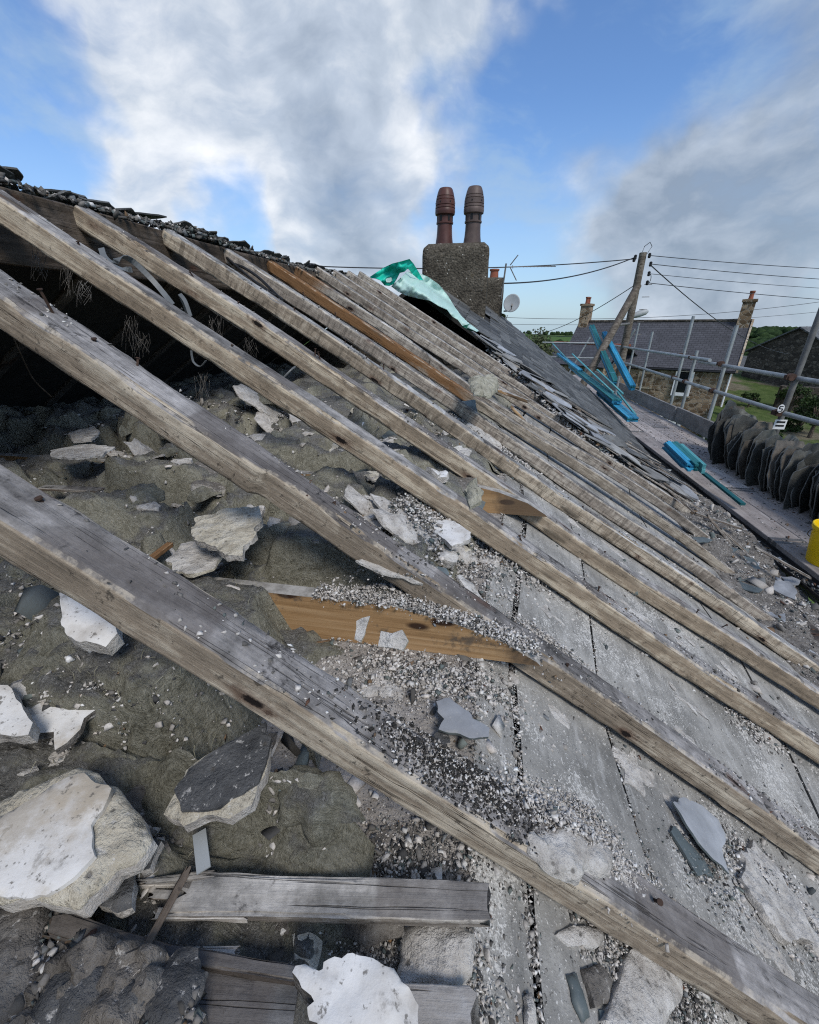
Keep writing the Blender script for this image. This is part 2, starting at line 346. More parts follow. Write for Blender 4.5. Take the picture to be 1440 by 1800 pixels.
def m_plaster():
    t = T('flaking white plaster', .92, .15); v = t.vec(); n = t.noise(v, 14, 7, .62)
    c = t.ramp(n, [(.30, (.26, .235, .205)), (.42, (.52, .495, .46)), (.52, (.64, .625, .60)), (.66, (.70, .695, .685))]); c = t.mix(t.math('MULTIPLY', t.sst(t.noise(v, 34, 8, .75), .55, .66), .6), c, (.22, .205, .185))
    c = t.mix(t.sst(t.noise(v, 6., 7, .68), .56, .68), c, (.42, .37, .30))
    c = t.mix(t.math('MULTIPLY', t.sst(t.noise(v, 120, 4, .65), .59, .68), .85), c, (.15, .138, .122)); c = t.mix(t.math('MULTIPLY', t.sst(t.vor(v, 130.), .15, .08), .6), c, (.09, .083, .075)); c = t.mix(t.math('MULTIPLY', t.sst(t.noise(v, 9., 9, .72), .54, .64), .75), c, (.40, .36, .30))
    vw = t.mix(.06, v, t.noise(v, 22, 5, .7, col=True)); e = t.vor(vw, 13., 'DISTANCE_TO_EDGE')
    ck = t.math('MULTIPLY', t.sst(t.math('ADD', e, t.math('MULTIPLY', t.noise(v, 50, 3), .05)), .020, .010), t.sst(t.noise(v, 5, 2), .52, .56))
    c = t.mix(ck, c, (.05, .045, .04))
    t.col(c); t.bump(t.math('SUBTRACT', t.math('ADD', n, t.math('MULTIPLY', t.noise(v, 90, 5, .7), .4)), ck), .6, .003); return t.m
MAT['plaster'] = m_plaster()
def m_mortar(name, a, b, c3, dark=.5):
    t = T(name, .97, .08); v = t.vec(); n = t.noise(v, 26, 8, .7); n2 = t.noise(v, 110, 5, .7)
    c = t.ramp(n, [(.30, a), (.5, b), (.68, c3)])
    c = t.mix(t.math('MULTIPLY', t.sst(n2, .56, .70), dark), c, (.05, .046, .042))
    c = t.mix(t.math('MULTIPLY', t.sst(n2, .42, .32), .7), c, (.62, .60, .57))
    pit = t.vor(v, 48.); t.col(t.mix(t.math('MULTIPLY', t.sst(t.math('ADD', pit, t.math('MULTIPLY', n2, .35)), .34, .22), .7), c, (.075, .068, .06))); t.bump(t.math('ADD', t.math('ADD', n, t.math('MULTIPLY', n2, .7)), t.math('MULTIPLY', pit, .6)), 1., .009); return t.m
MAT['mortar'] = m_mortar('crumbling lime mortar', (.30, .275, .25), (.50, .475, .44), (.66, .64, .61), .6)
MAT['mortar_dark'] = m_mortar('dark grey lime mortar', (.085, .078, .070), (.165, .152, .138), (.25, .235, .215), .75)
MAT['lime_back'] = m_mortar('dusty pink grey ceiling plaster', (.22, .20, .18), (.33, .305, .28), (.42, .395, .37), .35)
MAT['cream'] = m_mortar('cream plaster back', (.36, .32, .25), (.54, .50, .41), (.66, .63, .55), .55)
MAT['slab_dark'] = m_mortar('charcoal render slab', (.06, .061, .063), (.095, .097, .10), (.14, .14, .14), .3)
def m_slate(name, base, rgh=.55, lich=.4, var=.5):
    t = T(name, rgh, .35); v = t.vec(); n = t.noise(v, 9, 7, .62)
    c = t.ramp(n, [(.3, tuple(x * .6 for x in base)), (.52, base), (.75, tuple(x * 1.6 for x in base))])
    c = t.hsv(c, .5, 1., t.math('ADD', t.math('MULTIPLY', t.rnd(), var * 2), 1 - var))
    c = t.mix(t.math('MULTIPLY', t.sst(t.noise(v, 22, 6, .7), .58, .72), lich), c, (.27, .265, .235))
    c = t.mix(t.math('MULTIPLY', t.sst(t.noise(v, 200, 3), .64, .7), .5), c, (.4, .39, .37))
    t.col(c); t.bump(t.math('ADD', n, t.math('MULTIPLY', t.noise(v, 60, 5, .7), .4)), .5, .003); return t.m
MAT['slate'] = m_slate('old roofing slate', (.082, .083, .08), .7, .45)
MAT['slate_blue'] = m_slate('blue green slate', (.095, .115, .118), .5, .25, .3)
MAT['slate_pale'] = m_slate('pale grey slate flake', (.27, .28, .295), .6, .3, .25)
MAT['slate_stack'] = m_slate('stacked rustic slate', (.070, .070, .062), .62, .35, .55)
MAT['slate_brown'] = m_slate('brown stained slate', (.085, .074, .060), .66, .4, .45)
MAT['slate_rim'] = m_slate('split slate edge', (.115, .118, .112), .7, .4, .4)
MAT['chip'] = (lambda t: (t.col(t.mix(t.math('MULTIPLY', t.sst(t.noise(t.vec(off=False), 300, 3, .6), .35, .7), .35), t.attr('Col'), (.09, .085, .08))), t.bump(t.noise(t.vec(off=False), 400, 4, .7), .5, .001), t.m)[2])(T('broken mortar chips', .95, .1))
def m_render():
    t = T('dark pebbledash render', .95, .15); v = t.vec(off=False); p = t.vor(v, 42.); n = t.noise(v, 4, 5, .6)
    c = t.ramp(t.math('ADD', t.math('MULTIPLY', t.noise(v, 38, 4, .6), .6), t.math('MULTIPLY', n, .4)), [(.34, (.035, .03, .024)), (.5, (.085, .074, .058)), (.66, (.16, .142, .115))])
    c = t.mix(t.sst(t.vor(v, 15.), .14, .08), c, (.42, .41, .37)); c = t.mix(t.sst(n, .58, .72), c, (.12, .092, .055))
    t.col(c); t.bump(t.math('SUBTRACT', 1., p), .9, .012); return t.m
MAT['render'] = m_render()
MAT['clay_red'] = flat('brown glazed clay', (.085, .038, .032), .42, .25, 6, bmp=.15)
MAT['clay_grey'] = flat('grey brown clay', (.10, .072, .064), .5, .25, 6, bmp=.15)
MAT['terracotta'] = flat('terracotta', (.22, .075, .045), .8, .25, 6)
MAT['steel'] = (lambda t: (t.col(t.ramp(t.noise(t.vec((6, 6, 6)), 1., 6, .6), [(.3, (.20, .215, .22)), (.55, (.33, .35, .355)), (.75, (.42, .44, .44))])), t.b.inputs['Metallic'].__setattr__('default_value', .35), t.m)[2])(T('galvanised scaffold tube', .5, .5))
MAT['steel_dark'] = flat('dull steel', (.16, .155, .15), .6, .25, 8, .3)
MAT['rust'] = flat('rusty coupler', (.075, .045, .035), .8, .4, 20, .2)
MAT['nail'] = flat('rusty nail', (.05, .03, .022), .8, .3, 60)
def m_deck(name, a, b):
    t = T(name, .85, .2); g = t.noise(t.vec((30, 1.2, 10)), 1., 6, .6); n = t.noise(t.vec(), 5, 7, .65)
    c = t.ramp(t.math('ADD', t.math('MULTIPLY', g, .5), t.math('MULTIPLY', n, .5)), [(.3, tuple(x * .55 for x in a)), (.5, a), (.72, b)])
    c = t.hsv(c, .5, 1., t.math('ADD', t.math('MULTIPLY', t.rnd(), .55), .72))
    c = t.mix(t.sst(t.noise(t.vec(), 26, 6, .7), .60, .72), c, (.07, .065, .06)); c = t.mix(t.sst(t.noise(t.vec(), 60, 4, .7), .65, .72), c, (.5, .49, .47))
    t.col(c); t.bump(g, .4, .003); return t.m
MAT['deck'] = m_deck('grey scaffold board', (.33, .295, .28), (.50, .47, .455))
MAT['toe'] = m_deck('grey toe board', (.19, .185, .18), (.30, .295, .29))
def m_blue(name, a, b):
    t = T(name, .55, .35); n = t.noise(t.vec((1.5, 20, 20)), 1., 5, .6)
    c = t.mix(t.sst(n, .35, .65), a, b); c = t.hsv(c, .5, 1., t.math('ADD', t.math('MULTIPLY', t.rnd(), .5), .75)); t.col(c); t.bump(n, .2, .001); return t.m
MAT['batten_blue'] = m_blue('blue treated batten', (.016, .15, .28), (.035, .27, .44))
MAT['batten_teal'] = m_blue('teal treated batten', (.010, .085, .098), (.02, .15, .165))
MAT['batten_pale'] = m_blue('pale aqua batten', (.06, .25, .28), (.12, .36, .38))
MAT['strap'] = flat('pale strap', (.10, .30, .42), .4)
MAT['tarp'] = flat('bright green plastic sheet', (.015, .55, .40), .38, .15, 8)
MAT['strap_dark'] = flat('grey plastic strip', (.13, .14, .145), .45, .2, 20)
MAT['black_cable'] = flat('black cable', (.02, .02, .021), .6)
MAT['wire'] = flat('overhead wire', (.035, .036, .04), .6)
MAT['yellow'] = flat('yellow plastic bucket', (.80, .54, .008), .42, .06, 5)
MAT['white'] = flat('white paint', (.72, .72, .72), .5, .05)
MAT['grey_dish'] = flat('pale grey dish', (.36, .38, .385), .5, .08)
MAT['black'] = flat('black', (.012, .012, .013), .5)
MAT['pole'] = wood('telegraph pole timber', (.125, .105, .085), (.15, .13, .11), (.21, .185, .155), rust=False)
MAT['felt'] = flat('black underfelt', (.028, .027, .026), .9, .3, 10)
MAT['gutter'] = flat('black gutter', (.016, .016, .017), .5, .2)
def m_pale_tarp():
    t = T('pale translucent green sheet', .35, .4); n = t.noise(t.vec(), 6, 4)
    t.col(t.mix(t.sst(n, .3, .7), (.56, .80, .73), (.64, .84, .78)))
    tr = t.nd('ShaderNodeBsdfTranslucent'); tr.inputs[0].default_value = (.35, .75, .6, 1); mx = t.nd('ShaderNodeMixShader'); mx.inputs[0].default_value = .25
    t.L.new(t.b.outputs[0], mx.inputs[1]); t.L.new(tr.outputs[0], mx.inputs[2]); t.L.new(mx.outputs[0], t.N['Material Output'].inputs[0]); return t.m
MAT['tarp_pale'] = m_pale_tarp()
def m_rubblestone(name, a, b, c3, joint, sc=4.5):
    t = T(name, .95, .1); v = t.vec((1, 1, 1.5), off=False); w = t.noise(v, 3, 3, col=True)
    vv = t.mix(.12, v, w); cell = t.vor(vv, sc, 'F1', 1); e = t.vor(vv, sc, 'DISTANCE_TO_EDGE')
    x = t.xyz(cell); c = t.ramp(x[0], [(.1, a), (.5, b), (.9, c3)]); c = t.mix(.35, c, t.noise(v, 18, 5, .7), 'OVERLAY')
    jm = t.sst(e, .085, .03); c = t.mix(jm, c, joint); t.col(c); t.bump(t.math('SUBTRACT', 1., jm), .8, .03); return t.m
MAT['stone'] = m_rubblestone('warm rubble stone', (.10, .068, .042), (.21, .145, .09), (.33, .25, .17), (.30, .255, .20))
MAT['stone_dark'] = m_rubblestone('dark rubble stone', (.045, .04, .034), (.085, .072, .058), (.14, .122, .10), (.06, .055, .048))
MAT['stone_light'] = m_rubblestone('pale gable stone', (.24, .175, .115), (.38, .30, .21), (.50, .42, .32), (.42, .37, .30))
def m_farslate(name, base):
    t = T(name, .75, .3); v = t.vec(off=False); b = t.nd('ShaderNodeTexBrick'); t.put(b.inputs['Vector'], t.tc('UV')); b.inputs['Scale'].default_value = 1.
    b.inputs['Brick Width'].default_value = .28; b.inputs['Row Height'].default_value = .17; b.inputs['Mortar Size'].default_value = .012
    b.inputs['Color1'].default_value = (*base, 1); b.inputs['Color2'].default_value = (*(x * 1.35 for x in base), 1); b.inputs['Mortar'].default_value = (*(x * .4 for x in base), 1)
    c = t.mix(.5, b.outputs[0], t.noise(v, .8, 6, .6), 'OVERLAY'); t.col(c); t.bump(b.outputs[0], .6, .02); return t.m
MAT['house_slate'] = m_farslate('dark grey slate roof', (.058, .058, .066))
MAT['barn_slate'] = m_farslate('weathered barn slate', (.105, .108, .108))
MAT['glass'] = (lambda t: (t.col((.012, .014, .016)), t.m)[1])(T('dark window glass', .08, .6))
# ------------------------------------------------------------------ land, far away
def terrain_z(x, y):
    r = np.hypot(x, y); az = np.degrees(np.arctan2(x, y))
    nr = fb2(x, y, 1 / 260., 4, 3)
    z = -6.0 - ss(30, 260, r) * 34
    crest = -9.5 - 3.0 * ss(0, 30, az) + 5 * fb2(np.sin(np.radians(az)) * 9, np.cos(np.radians(az)) * 9, 1., 3, 9)
    z = z + ss(300, 720, r) * (crest + 40)
    z = z - ss(780, 1500, r) * 120
    return z + nr * 6 * ss(60, 300, r) + .12 * fb2(x, y, .35, 3, 5)
def build_land():
    rr = np.concatenate([[0.], np.geomspace(4, 3500, 110)]); aa = np.linspace(0, 2 * np.pi, 241)[:-1]
    R, A = np.meshgrid(rr, aa, indexing='ij'); X, Y = R * np.sin(A), R * np.cos(A); Z = terrain_z(X, Y)
    n, m = R.shape; i = np.arange(n - 1)[:, None] * m; j = np.arange(m)[None]; j2 = (j + 1) % m
    F = np.stack([i + j, i + m + j, i + m + j2, i + j2], -1).reshape(-1, 4)
    t = T('grassland', .95, .1); v = t.vec(off=False)
    f = t.vor(v, .0075, 'F1', 1); fx = t.xyz(f)[0]
    c = t.ramp(fx, [(.1, (.045, .085, .022)), (.4, (.065, .115, .03)), (.7, (.09, .14, .04)), (.95, (.11, .125, .05))])
    c = t.mix(.45, c, t.noise(v, .9, 7, .65), 'OVERLAY'); c = t.mix(t.sst(t.vor(v, .0075, 'DISTANCE_TO_EDGE'), .045, .02), c, (.02, .035, .014))
    t.col(c); t.bump(t.noise(v, 6, 5, .7), .6, .05)
    o = obj('ground', np.stack([X, Y, Z], -1).reshape(-1, 3), F[:, ::-1].copy(), t.m, smooth=True); o['kind'] = 'structure'
build_land()

# ------------------------------------------------------------------ the cottage roof being stripped
COT = empty('cottage', (2.0, 2.0, -6.0), 'old cottage with half its slates stripped off, bare rafters and rendered chimney stack', 'cottage')
RY = [.32, .66, 1.0, 1.3, 1.66, 2.05, 2.45, 2.8, 3.15, 3.5, 3.85, 4.2]
RZ = [-.453, -.457, -.43, -.41, -.404, -.406, -.391, -.373, -.329, -.314, -.277, -.245]
RS = [.700, .680, .632, .615, .615, .615, .603, .588, .584, .59, .584, .584]
def zt(x, y): return np.interp(y, RY, RZ) - np.interp(y, RY, RS) * np.asarray(x)     # top of the rafters
def zs(x, y): return np.interp(y, [3.2, 4.3, 4.6, 5.2, 6.5, 9], [-.26, -.17, -.12, -.10, .06, .34]) - np.interp(y, [3.2, 4.3, 4.6, 6.5, 9], [.60, .62, .66, .69, .73]) * np.asarray(x)
ZC = -.545                                                     # attic floor
RW, RH, BOT = .056, .056, .074
def knee(y): return (np.interp(y, RY, RZ) - BOT - ZC) / np.interp(y, RY, RS)
def parent_local(o, p):                                        # keep world placement under a moved parent
    o.parent = p; o.matrix_parent_inverse = Matrix.Translation(-Vector(p.location)); return o
def beam(name, mat, P0, P1, w, h, dev=None, seed=0, n=110, parent=None, wane=.005, step=None, yax=(0, 1, 0), rough=.002, ragged=0.):
    P0, P1 = np.array(P0, float), np.array(P1, float); Ln = np.linalg.norm(P1 - P0); xs = np.linspace(0, Ln, n)
    k = 4; bv = min(w, h) * .09; ring = []
    def seg(a, b, ca, cb):
        for i, t in enumerate((0., .07, .3, .5, .7, .93)):
            ring.append((a[0] + (b[0] - a[0]) * t, a[1] + (b[1] - a[1]) * t, ca if i == 0 else 0))
    cs = [((0, -bv), (-bv, 0)), ((-w + bv, 0), (-w, -bv)), ((-w, -h + bv), (-w + bv, -h)), ((-bv, -h), (0, -h + bv))]
    for i in range(4):
        a, b = cs[i]; nx = cs[(i + 1) % 4][0]
        ring.append((a[0], a[1], 1.)); seg(b, nx, 1., 1.)
    ring = np.array(ring); m = len(ring)
    X = np.repeat(xs, m).reshape(n, m); Yv = np.tile(ring[:, 0], (n, 1)).astype(float); Zv = np.tile(ring[:, 1], (n, 1)).astype(float); E = np.tile(ring[:, 2], (n, 1))
    if dev is not None: Zv += np.interp(xs, dev[0], dev[1])[:, None]
    if step is not None:
        fr = (ring[:, 0] < -w * .5)[None]; Yv -= fr * (1 - ss(step[0] - .006, step[0] + .006, xs))[:, None] * step[1]
    cy, cz = -w / 2, -h / 2; ny, nz = (ring[:, 0] - cy), (ring[:, 1] - cz); q = np.hypot(ny, nz); ny, nz = ny / q, nz / q
    P = np.stack([X * 6, Yv * 26, Zv * 26], -1).reshape(-1, 3)
    d = rough * 1.3 * fbm(P, 1., 4, seed).reshape(n, m) + rough * .9 * fbm(P, 4., 3, seed + 5).reshape(n, m)
    er = np.clip(fbm(np.stack([X * 9, Yv * 30, Zv * 30], -1).reshape(-1, 3), 1., 4, seed + 9).reshape(n, m) - .05, 0, 1) * wane * 2.2
    d = d - er * (np.tile(ring[:, 2], (n, 1)) > .5)
    Yv = Yv + d * ny; Zv = Zv + d * nz
    if ragged: X[0] += -abs(ragged) * RNG.random(m) ; X[-1] += abs(ragged) * RNG.random(m)
    V = np.stack([X, Yv, Zv], -1).reshape(-1, 3); i = np.arange(n - 1)[:, None] * m; j = np.arange(m)[None]; j2 = (j + 1) % m
    F = [tuple(r) for r in np.stack([i + j, i + m + j, i + m + j2, i + j2], -1).reshape(-1, 4)] + [tuple(range(m)), tuple(range((n - 1) * m, n * m))[::-1]]
    me = mesh_np(name, V, F, True)
    try: me.set_sharp_from_angle(angle=rad(50))
    except Exception: pass
    a = me.attributes.new('edge', 'FLOAT', 'POINT'); a.data.foreach_set('value', E.ravel().astype(np.float32))
    o = link(name, me, mat)
    Mx = frame(P0, P1 - P0, yax)
    if parent is not None and parent is COT: o.matrix_world = Mx; parent_local(o, COT); o.matrix_basis = Mx
    else:
        o.parent = parent; o.matrix_basis = Mx
    return o
TR = {1: [(0, 805), (160, 920), (440, 1070), (700, 1265), (940, 1410), (1440, 1745)],
 2: [(0, 470), (430, 760), (830, 1040), (1100, 1215), (1440, 1465)],
 3: [(0, 330), (380, 582), (649, 760), (980, 982), (1112, 1078), (1360, 1240), (1440, 1290)],
 4: [(140, 355), (380, 503), (503, 585), (720, 734), (911, 860), (1079, 983), (1223, 1068), (1440, 1207)],
 5: [(300, 402), (505, 533), (720, 677), (900, 806), (1032, 893), (1240, 1028), (1383, 1127)],
 6: [(399, 434), (585, 552), (720, 642), (924, 782), (1053, 875), (1218, 978), (1312, 1051)],
 7: [(472, 453), (720, 616), (789, 664), (919, 749), (1023, 811), (1240, 960), (1265, 987)],
 8: [(524, 467), (720, 595), (834, 682), (947, 752), (1046, 801), (1183, 886), (1270, 961)],
 9: [(569, 474), (720, 576), (978, 740), (1089, 813), (1160, 858)]}
RMAT = {1: 'rafter_near', 2: 'rafter_near', 3: 'rafter', 4: 'rafter', 5: 'rafter_mid', 6: 'rafter_grey', 7: 'rafter_orange', 8: 'rafter_part'}
RAFT = {}; RLINE = {}
def build_rafters():
    for i in range(-1, 13):
        if i >= 1: y, z0, s_ = RY[i - 1], RZ[i - 1], RS[i - 1]
        else: y, z0, s_ = .32 - .34 * (1 - i), -.455, .69
        xt, xb = -1.19, (1.74 if i > 0 else 1.7)
        P0 = np.array([xt, y, z0 - s_ * xt]); P1 = np.array([xb, y, z0 - s_ * xb]); dev = None
        if i in TR:
            pts = np.array([atY(px, py, y) for px, py in TR[i]]); ax = (P1 - P0) / np.linalg.norm(P1 - P0); nn = np.array([-ax[2], 0, ax[0]]) * -1
            if nn[2] < 0: nn = -nn
            dx = (pts - P0) @ ax; dz = np.clip((pts - P0) @ nn, -.03, .03)
            g = np.linspace(0, np.linalg.norm(P1 - P0), 110); q = np.interp(g, np.concatenate([[0], dx, [g[-1]]]), np.concatenate([[dz[0]], dz, [dz[-1] * .5]]))
            for _ in range(40): q[1:-1] = (q[:-2] + 2 * q[1:-1] + q[2:]) / 4
            dev = (g, q)
        o = beam('rafter', MAT[RMAT.get(i, 'rafter_grey' if i > 8 else 'rafter')], P0, P1, RW, RH - (.005 if i == 1 else 0), dev, 100 + i, 240, COT, wane=.006,
                 step=(None if i != 2 else (1.02, .016)))
        if i == 7: o['label'] = 'rafter stained rusty orange along its upper half'
        if i == 2: o['label'] = 'rafter with a splice step where its upper half is thicker'
        RAFT[i] = o; RLINE[i] = (P0, P1, dev)
build_rafters()
def raft_top(i, s_, across=.5):                                # point on the upper face of rafter i, s_ metres from the ridge
    P0, P1, dev = RLINE[i]; L_ = np.linalg.norm(P1 - P0); ax = (P1 - P0) / L_; nn = np.array([-ax[2], 0, ax[0]]); nn = nn if nn[2] > 0 else -nn
    return P0 + ax * s_ + nn * (np.interp(s_, *dev) if dev is not None else 0) + np.array([0, -RW * across, 0])
def cot(o): return parent_local(o, COT)
def sheet(name, x0f, x1f, ya, yb, zf, th, mat, nx=6, ny=30, parent=None, jit=.0):
    ys = np.linspace(ya, yb, ny); u = np.linspace(0, 1, nx); Yg = np.repeat(ys[:, None], nx, 1)
    Xg = np.array([[x0f(y) + (x1f(y) - x0f(y)) * t for t in u] for y in ys])
    if jit:
        Xg[:, 0] += jit * fb2(ys, ys * 0, 9., 4, 3); Xg[:, -1] += jit * fb2(ys, ys * 0 + 5, 9., 4, 4)
    Zg = zf(Xg, Yg); top = np.stack([Xg, Yg, Zg], -1).reshape(-1, 3); bot = top - (0, 0, th); n = ny * nx; F = []
    for i in range(ny - 1):
        for j in range(nx - 1):
            a = i * nx + j; F.append((a, a + 1, a + nx + 1, a + nx)); F.append((n + a, n + a + nx, n + a + nx + 1, n + a + 1))
    rim = [j for j in range(nx)] + [i * nx + nx - 1 for i in range(1, ny)] + [(ny - 1) * nx + j for j in range(nx - 2, -1, -1)] + [i * nx for i in range(ny - 2, 0, -1)]
    for a, b in zip(rim, rim[1:] + rim[:1]): F.append((a, n + a, n + b, b))
    return obj(name, np.concatenate([top, bot]), F, mat, parent)
def build_shell():
    zb = lambda x, y: zt(x, y) - BOT
    k = knee
    lift = lambda d: (lambda x, y: zb(x, y) + d)
    # sloping ceiling: sheets of board nailed under the rafters, open joints between
    edges = [(.0, .062, 0., .004), (.074, .262, .002, .004), (.268, .86, -.001, .002), (.868, 1.36, .001, .003), (1.368, 1.82, -.002, .003)]
    for a, b, d, j in edges:
        for (ya, yb) in ((-.7, .985), (.992, 2.5), (2.508, 4.6)):
            cot(sheet('plasterboard', lambda y: k(y) + a, lambda y: k(y) + b, ya, yb, lift(d), .0095, MAT['board'], 8, 44, jit=j))
    cot(sheet('ceiling_lining', lambda y: k(y) - .02, lambda y: 1.9, -1.4, 4.9, lift(-.03), .012, MAT['felt'], 8, 30))
    cot(sheet('ceiling', lambda y: -3.1, lambda y: k(y) - .002, -1.4, 4.9, lambda x, y: x * 0 + ZC, .02, MAT['lime_back'], 6, 30))
    # ridge board and the slope on the other side, still boarded and slated
    b = beam('ridge_board', MAT['dark_timber'], (-1.235, -1.4, .285), (-1.235, 5.0, .355), .03, .17, None, 5, 60, COT, yax=(-1, 0, 0))
    rz = lambda y: np.interp(y, [-1.4, 1, 3, 4.3, 5.], [.33, .335, .352, .385, .40])
    cot(sheet('back_slope', lambda y: -3.75, lambda y: -1.26, -1.4, 5.0, lambda x, y: rz(y) - .02 + (x + 1.26) * .62, .03, MAT['felt'], 10, 20))
    for i in range(14):
        y = -1.2 + .45 * i; cot_b = beam('back_rafter', MAT['dark_timber'], (-1.25, y, float(rz(y)) - .06), (-3.7, y, float(rz(y)) - .06 - 2.45 * .62), .055, .075, None, 40 + i, 30, COT)
    # walls
    m = MB(); m.box((1.80, -1.4, -6.4), (2.03, 9.0, -1.56)); cot(m.build('front_wall', MAT['stone_dark']))
    m = MB(); m.box((-3.9, -1.4, -6.4), (-3.6, 9.0, -1.35)); cot(m.build('back_wall', MAT['stone_dark']))
    m = MB(); m.prism([(-3.6, -6.4), (1.80, -6.4), (1.80, -1.5), (-1.2, .35), (-3.6, -1.10)], 4.92, 5.15, 1); cot(m.build('party_wall', MAT['stone_dark']))
    m = MB(); m.prism([(-3.6, -6.4), (1.80, -6.4), (1.80, -1.5), (-1.2, .31), (-3.6, -1.13)], -1.62, -1.4, 1); cot(m.build('gable_wall', MAT['stone_dark']))
    m = MB(); m.prism([(-3.6, -6.4), (1.80, -6.4), (2.0, -1.25), (-.2, .36), (-3.6, -1.4)], 8.8, 8.97, 1); cot(m.build('gable_wall', MAT['stone_dark']))
    m = MB(); m.box((1.62, -1.3, -1.56), (1.80, 4.6, -1.44)); cot(m.build('wall_plate', MAT['dark_timber']))
    # joists beside each rafter, sawn off along the slope
    for i in range(2, 13):
        y1 = RY[i - 1] - RW - .001; y0 = y1 - .030; z0, s_ = RZ[i - 1], RS[i - 1]; top, bo = ZC + .095, ZC + .001
        xe = lambda z: (z0 + .006 - z) / s_
        cutx = 0. if i in (2, 4) else .30
        if i not in (2, 4): top = ZC + .045
        xe0 = xe; xe = (lambda z, f=xe0, c=cutx: f(z) - c)
        m = MB(); m.prism([(-2.9, bo), (xe(bo) - .004, bo), (xe(bo + .008), bo + .008), (xe(bo) - .07, bo + .042), (xe(bo) - .16, bo + .072), (xe(bo) - .27, top), (-2.9, top)], y0, y1, 1)
        o = cot(m.build('ceiling_joist', MAT['pine' if i in (2, 4) else 'rafter_grey']))
        if i in (2, 4): o['label'] = 'fresh orange pine joist end sawn to a point'
build_shell()
# gutter along the eave
def build_gutter():
    for (ya, yb) in ((-1.2, 2.05), (2.06, 5.3), (5.31, 9.0)):
        V = []; F = []; ns = 9
        for y in (ya, yb):
            for r_ in (.058, .052):
                for k in range(ns): th = math.pi * k / (ns - 1); V.append((2.12 - r_ * math.cos(th), y, -1.475 - r_ * math.sin(th)))
        for k in range(ns - 1):
            F += [(k, k + 1, 2 * ns + k + 1, 2 * ns + k), (ns + k, 3 * ns + k, 3 * ns + k + 1, ns + k + 1), (k, ns + k, ns + k + 1, k + 1), (2 * ns + k, 2 * ns + k + 1, 3 * ns + k + 1, 3 * ns + k)]
        F += [(0, 2 * ns, 3 * ns, ns), (ns - 1, 2 * ns - 1, 4 * ns - 1, 3 * ns - 1)]
        cot(obj('gutter', V, F, MAT['gutter']))
build_gutter()
# slates still hung on the far end
def slate_mesh(seed, L_=.33, w=.25, th=.007, name='slate'):
    r = random.Random(seed); c = lambda a: r.uniform(0, a)
    top = [(0, -w / 2), (0, w / 2)]; side = lambda sx: [(L_ * .5, sx * (w / 2 + r.uniform(-.003, .002)))]
    bot = [(L_ - c(.02), w / 2 - c(.004)), (L_ + r.uniform(-.006, .006), w / 2 - .02 - c(.05)), (L_ + r.uniform(-.008, .006), r.uniform(-.04, .04)), (L_ + r.uniform(-.006, .006), -w / 2 + .02 + c(.05)), (L_ - c(.02), -w / 2 + c(.004))]
    poly = [top[0], top[1]][::-1]; poly = [(0, -w / 2)] + side(-1) + bot[::-1] + side(1) + [(0, w / 2)]
    n = len(poly); V = [(x, y, 0) for x, y in poly] + [(x, y, th + r.uniform(-.001, .001)) for x, y in poly]
    F = [tuple(range(n))[::-1], tuple(range(n, 2 * n))] + [(i, (i + 1) % n, n + (i + 1) % n, n + i) for i in range(n)]
    return mesh_np(name, V, F)
SLM = [slate_mesh(i) for i in range(7)]
for me in SLM: me.materials.append(MAT['slate'])
def yedge(x): return np.interp(x, [-1.3, -.6, 0., 1.1, 1.5, 1.9, 2.2], [4.55, 4.55, 4.6, 4.35, 4.0, 3.6, 3.45])
def xeave(y): return np.interp(y, [3.3, 4.3, 9], [1.9, 2.0, 2.2])
def xridge(y): return (np.interp(y, [4.6, 5.2, 6.5, 9], [-.12, -.10, .06, .34]) - .44) / np.interp(y, [4.6, 6.5, 9], [.66, .69, .73])
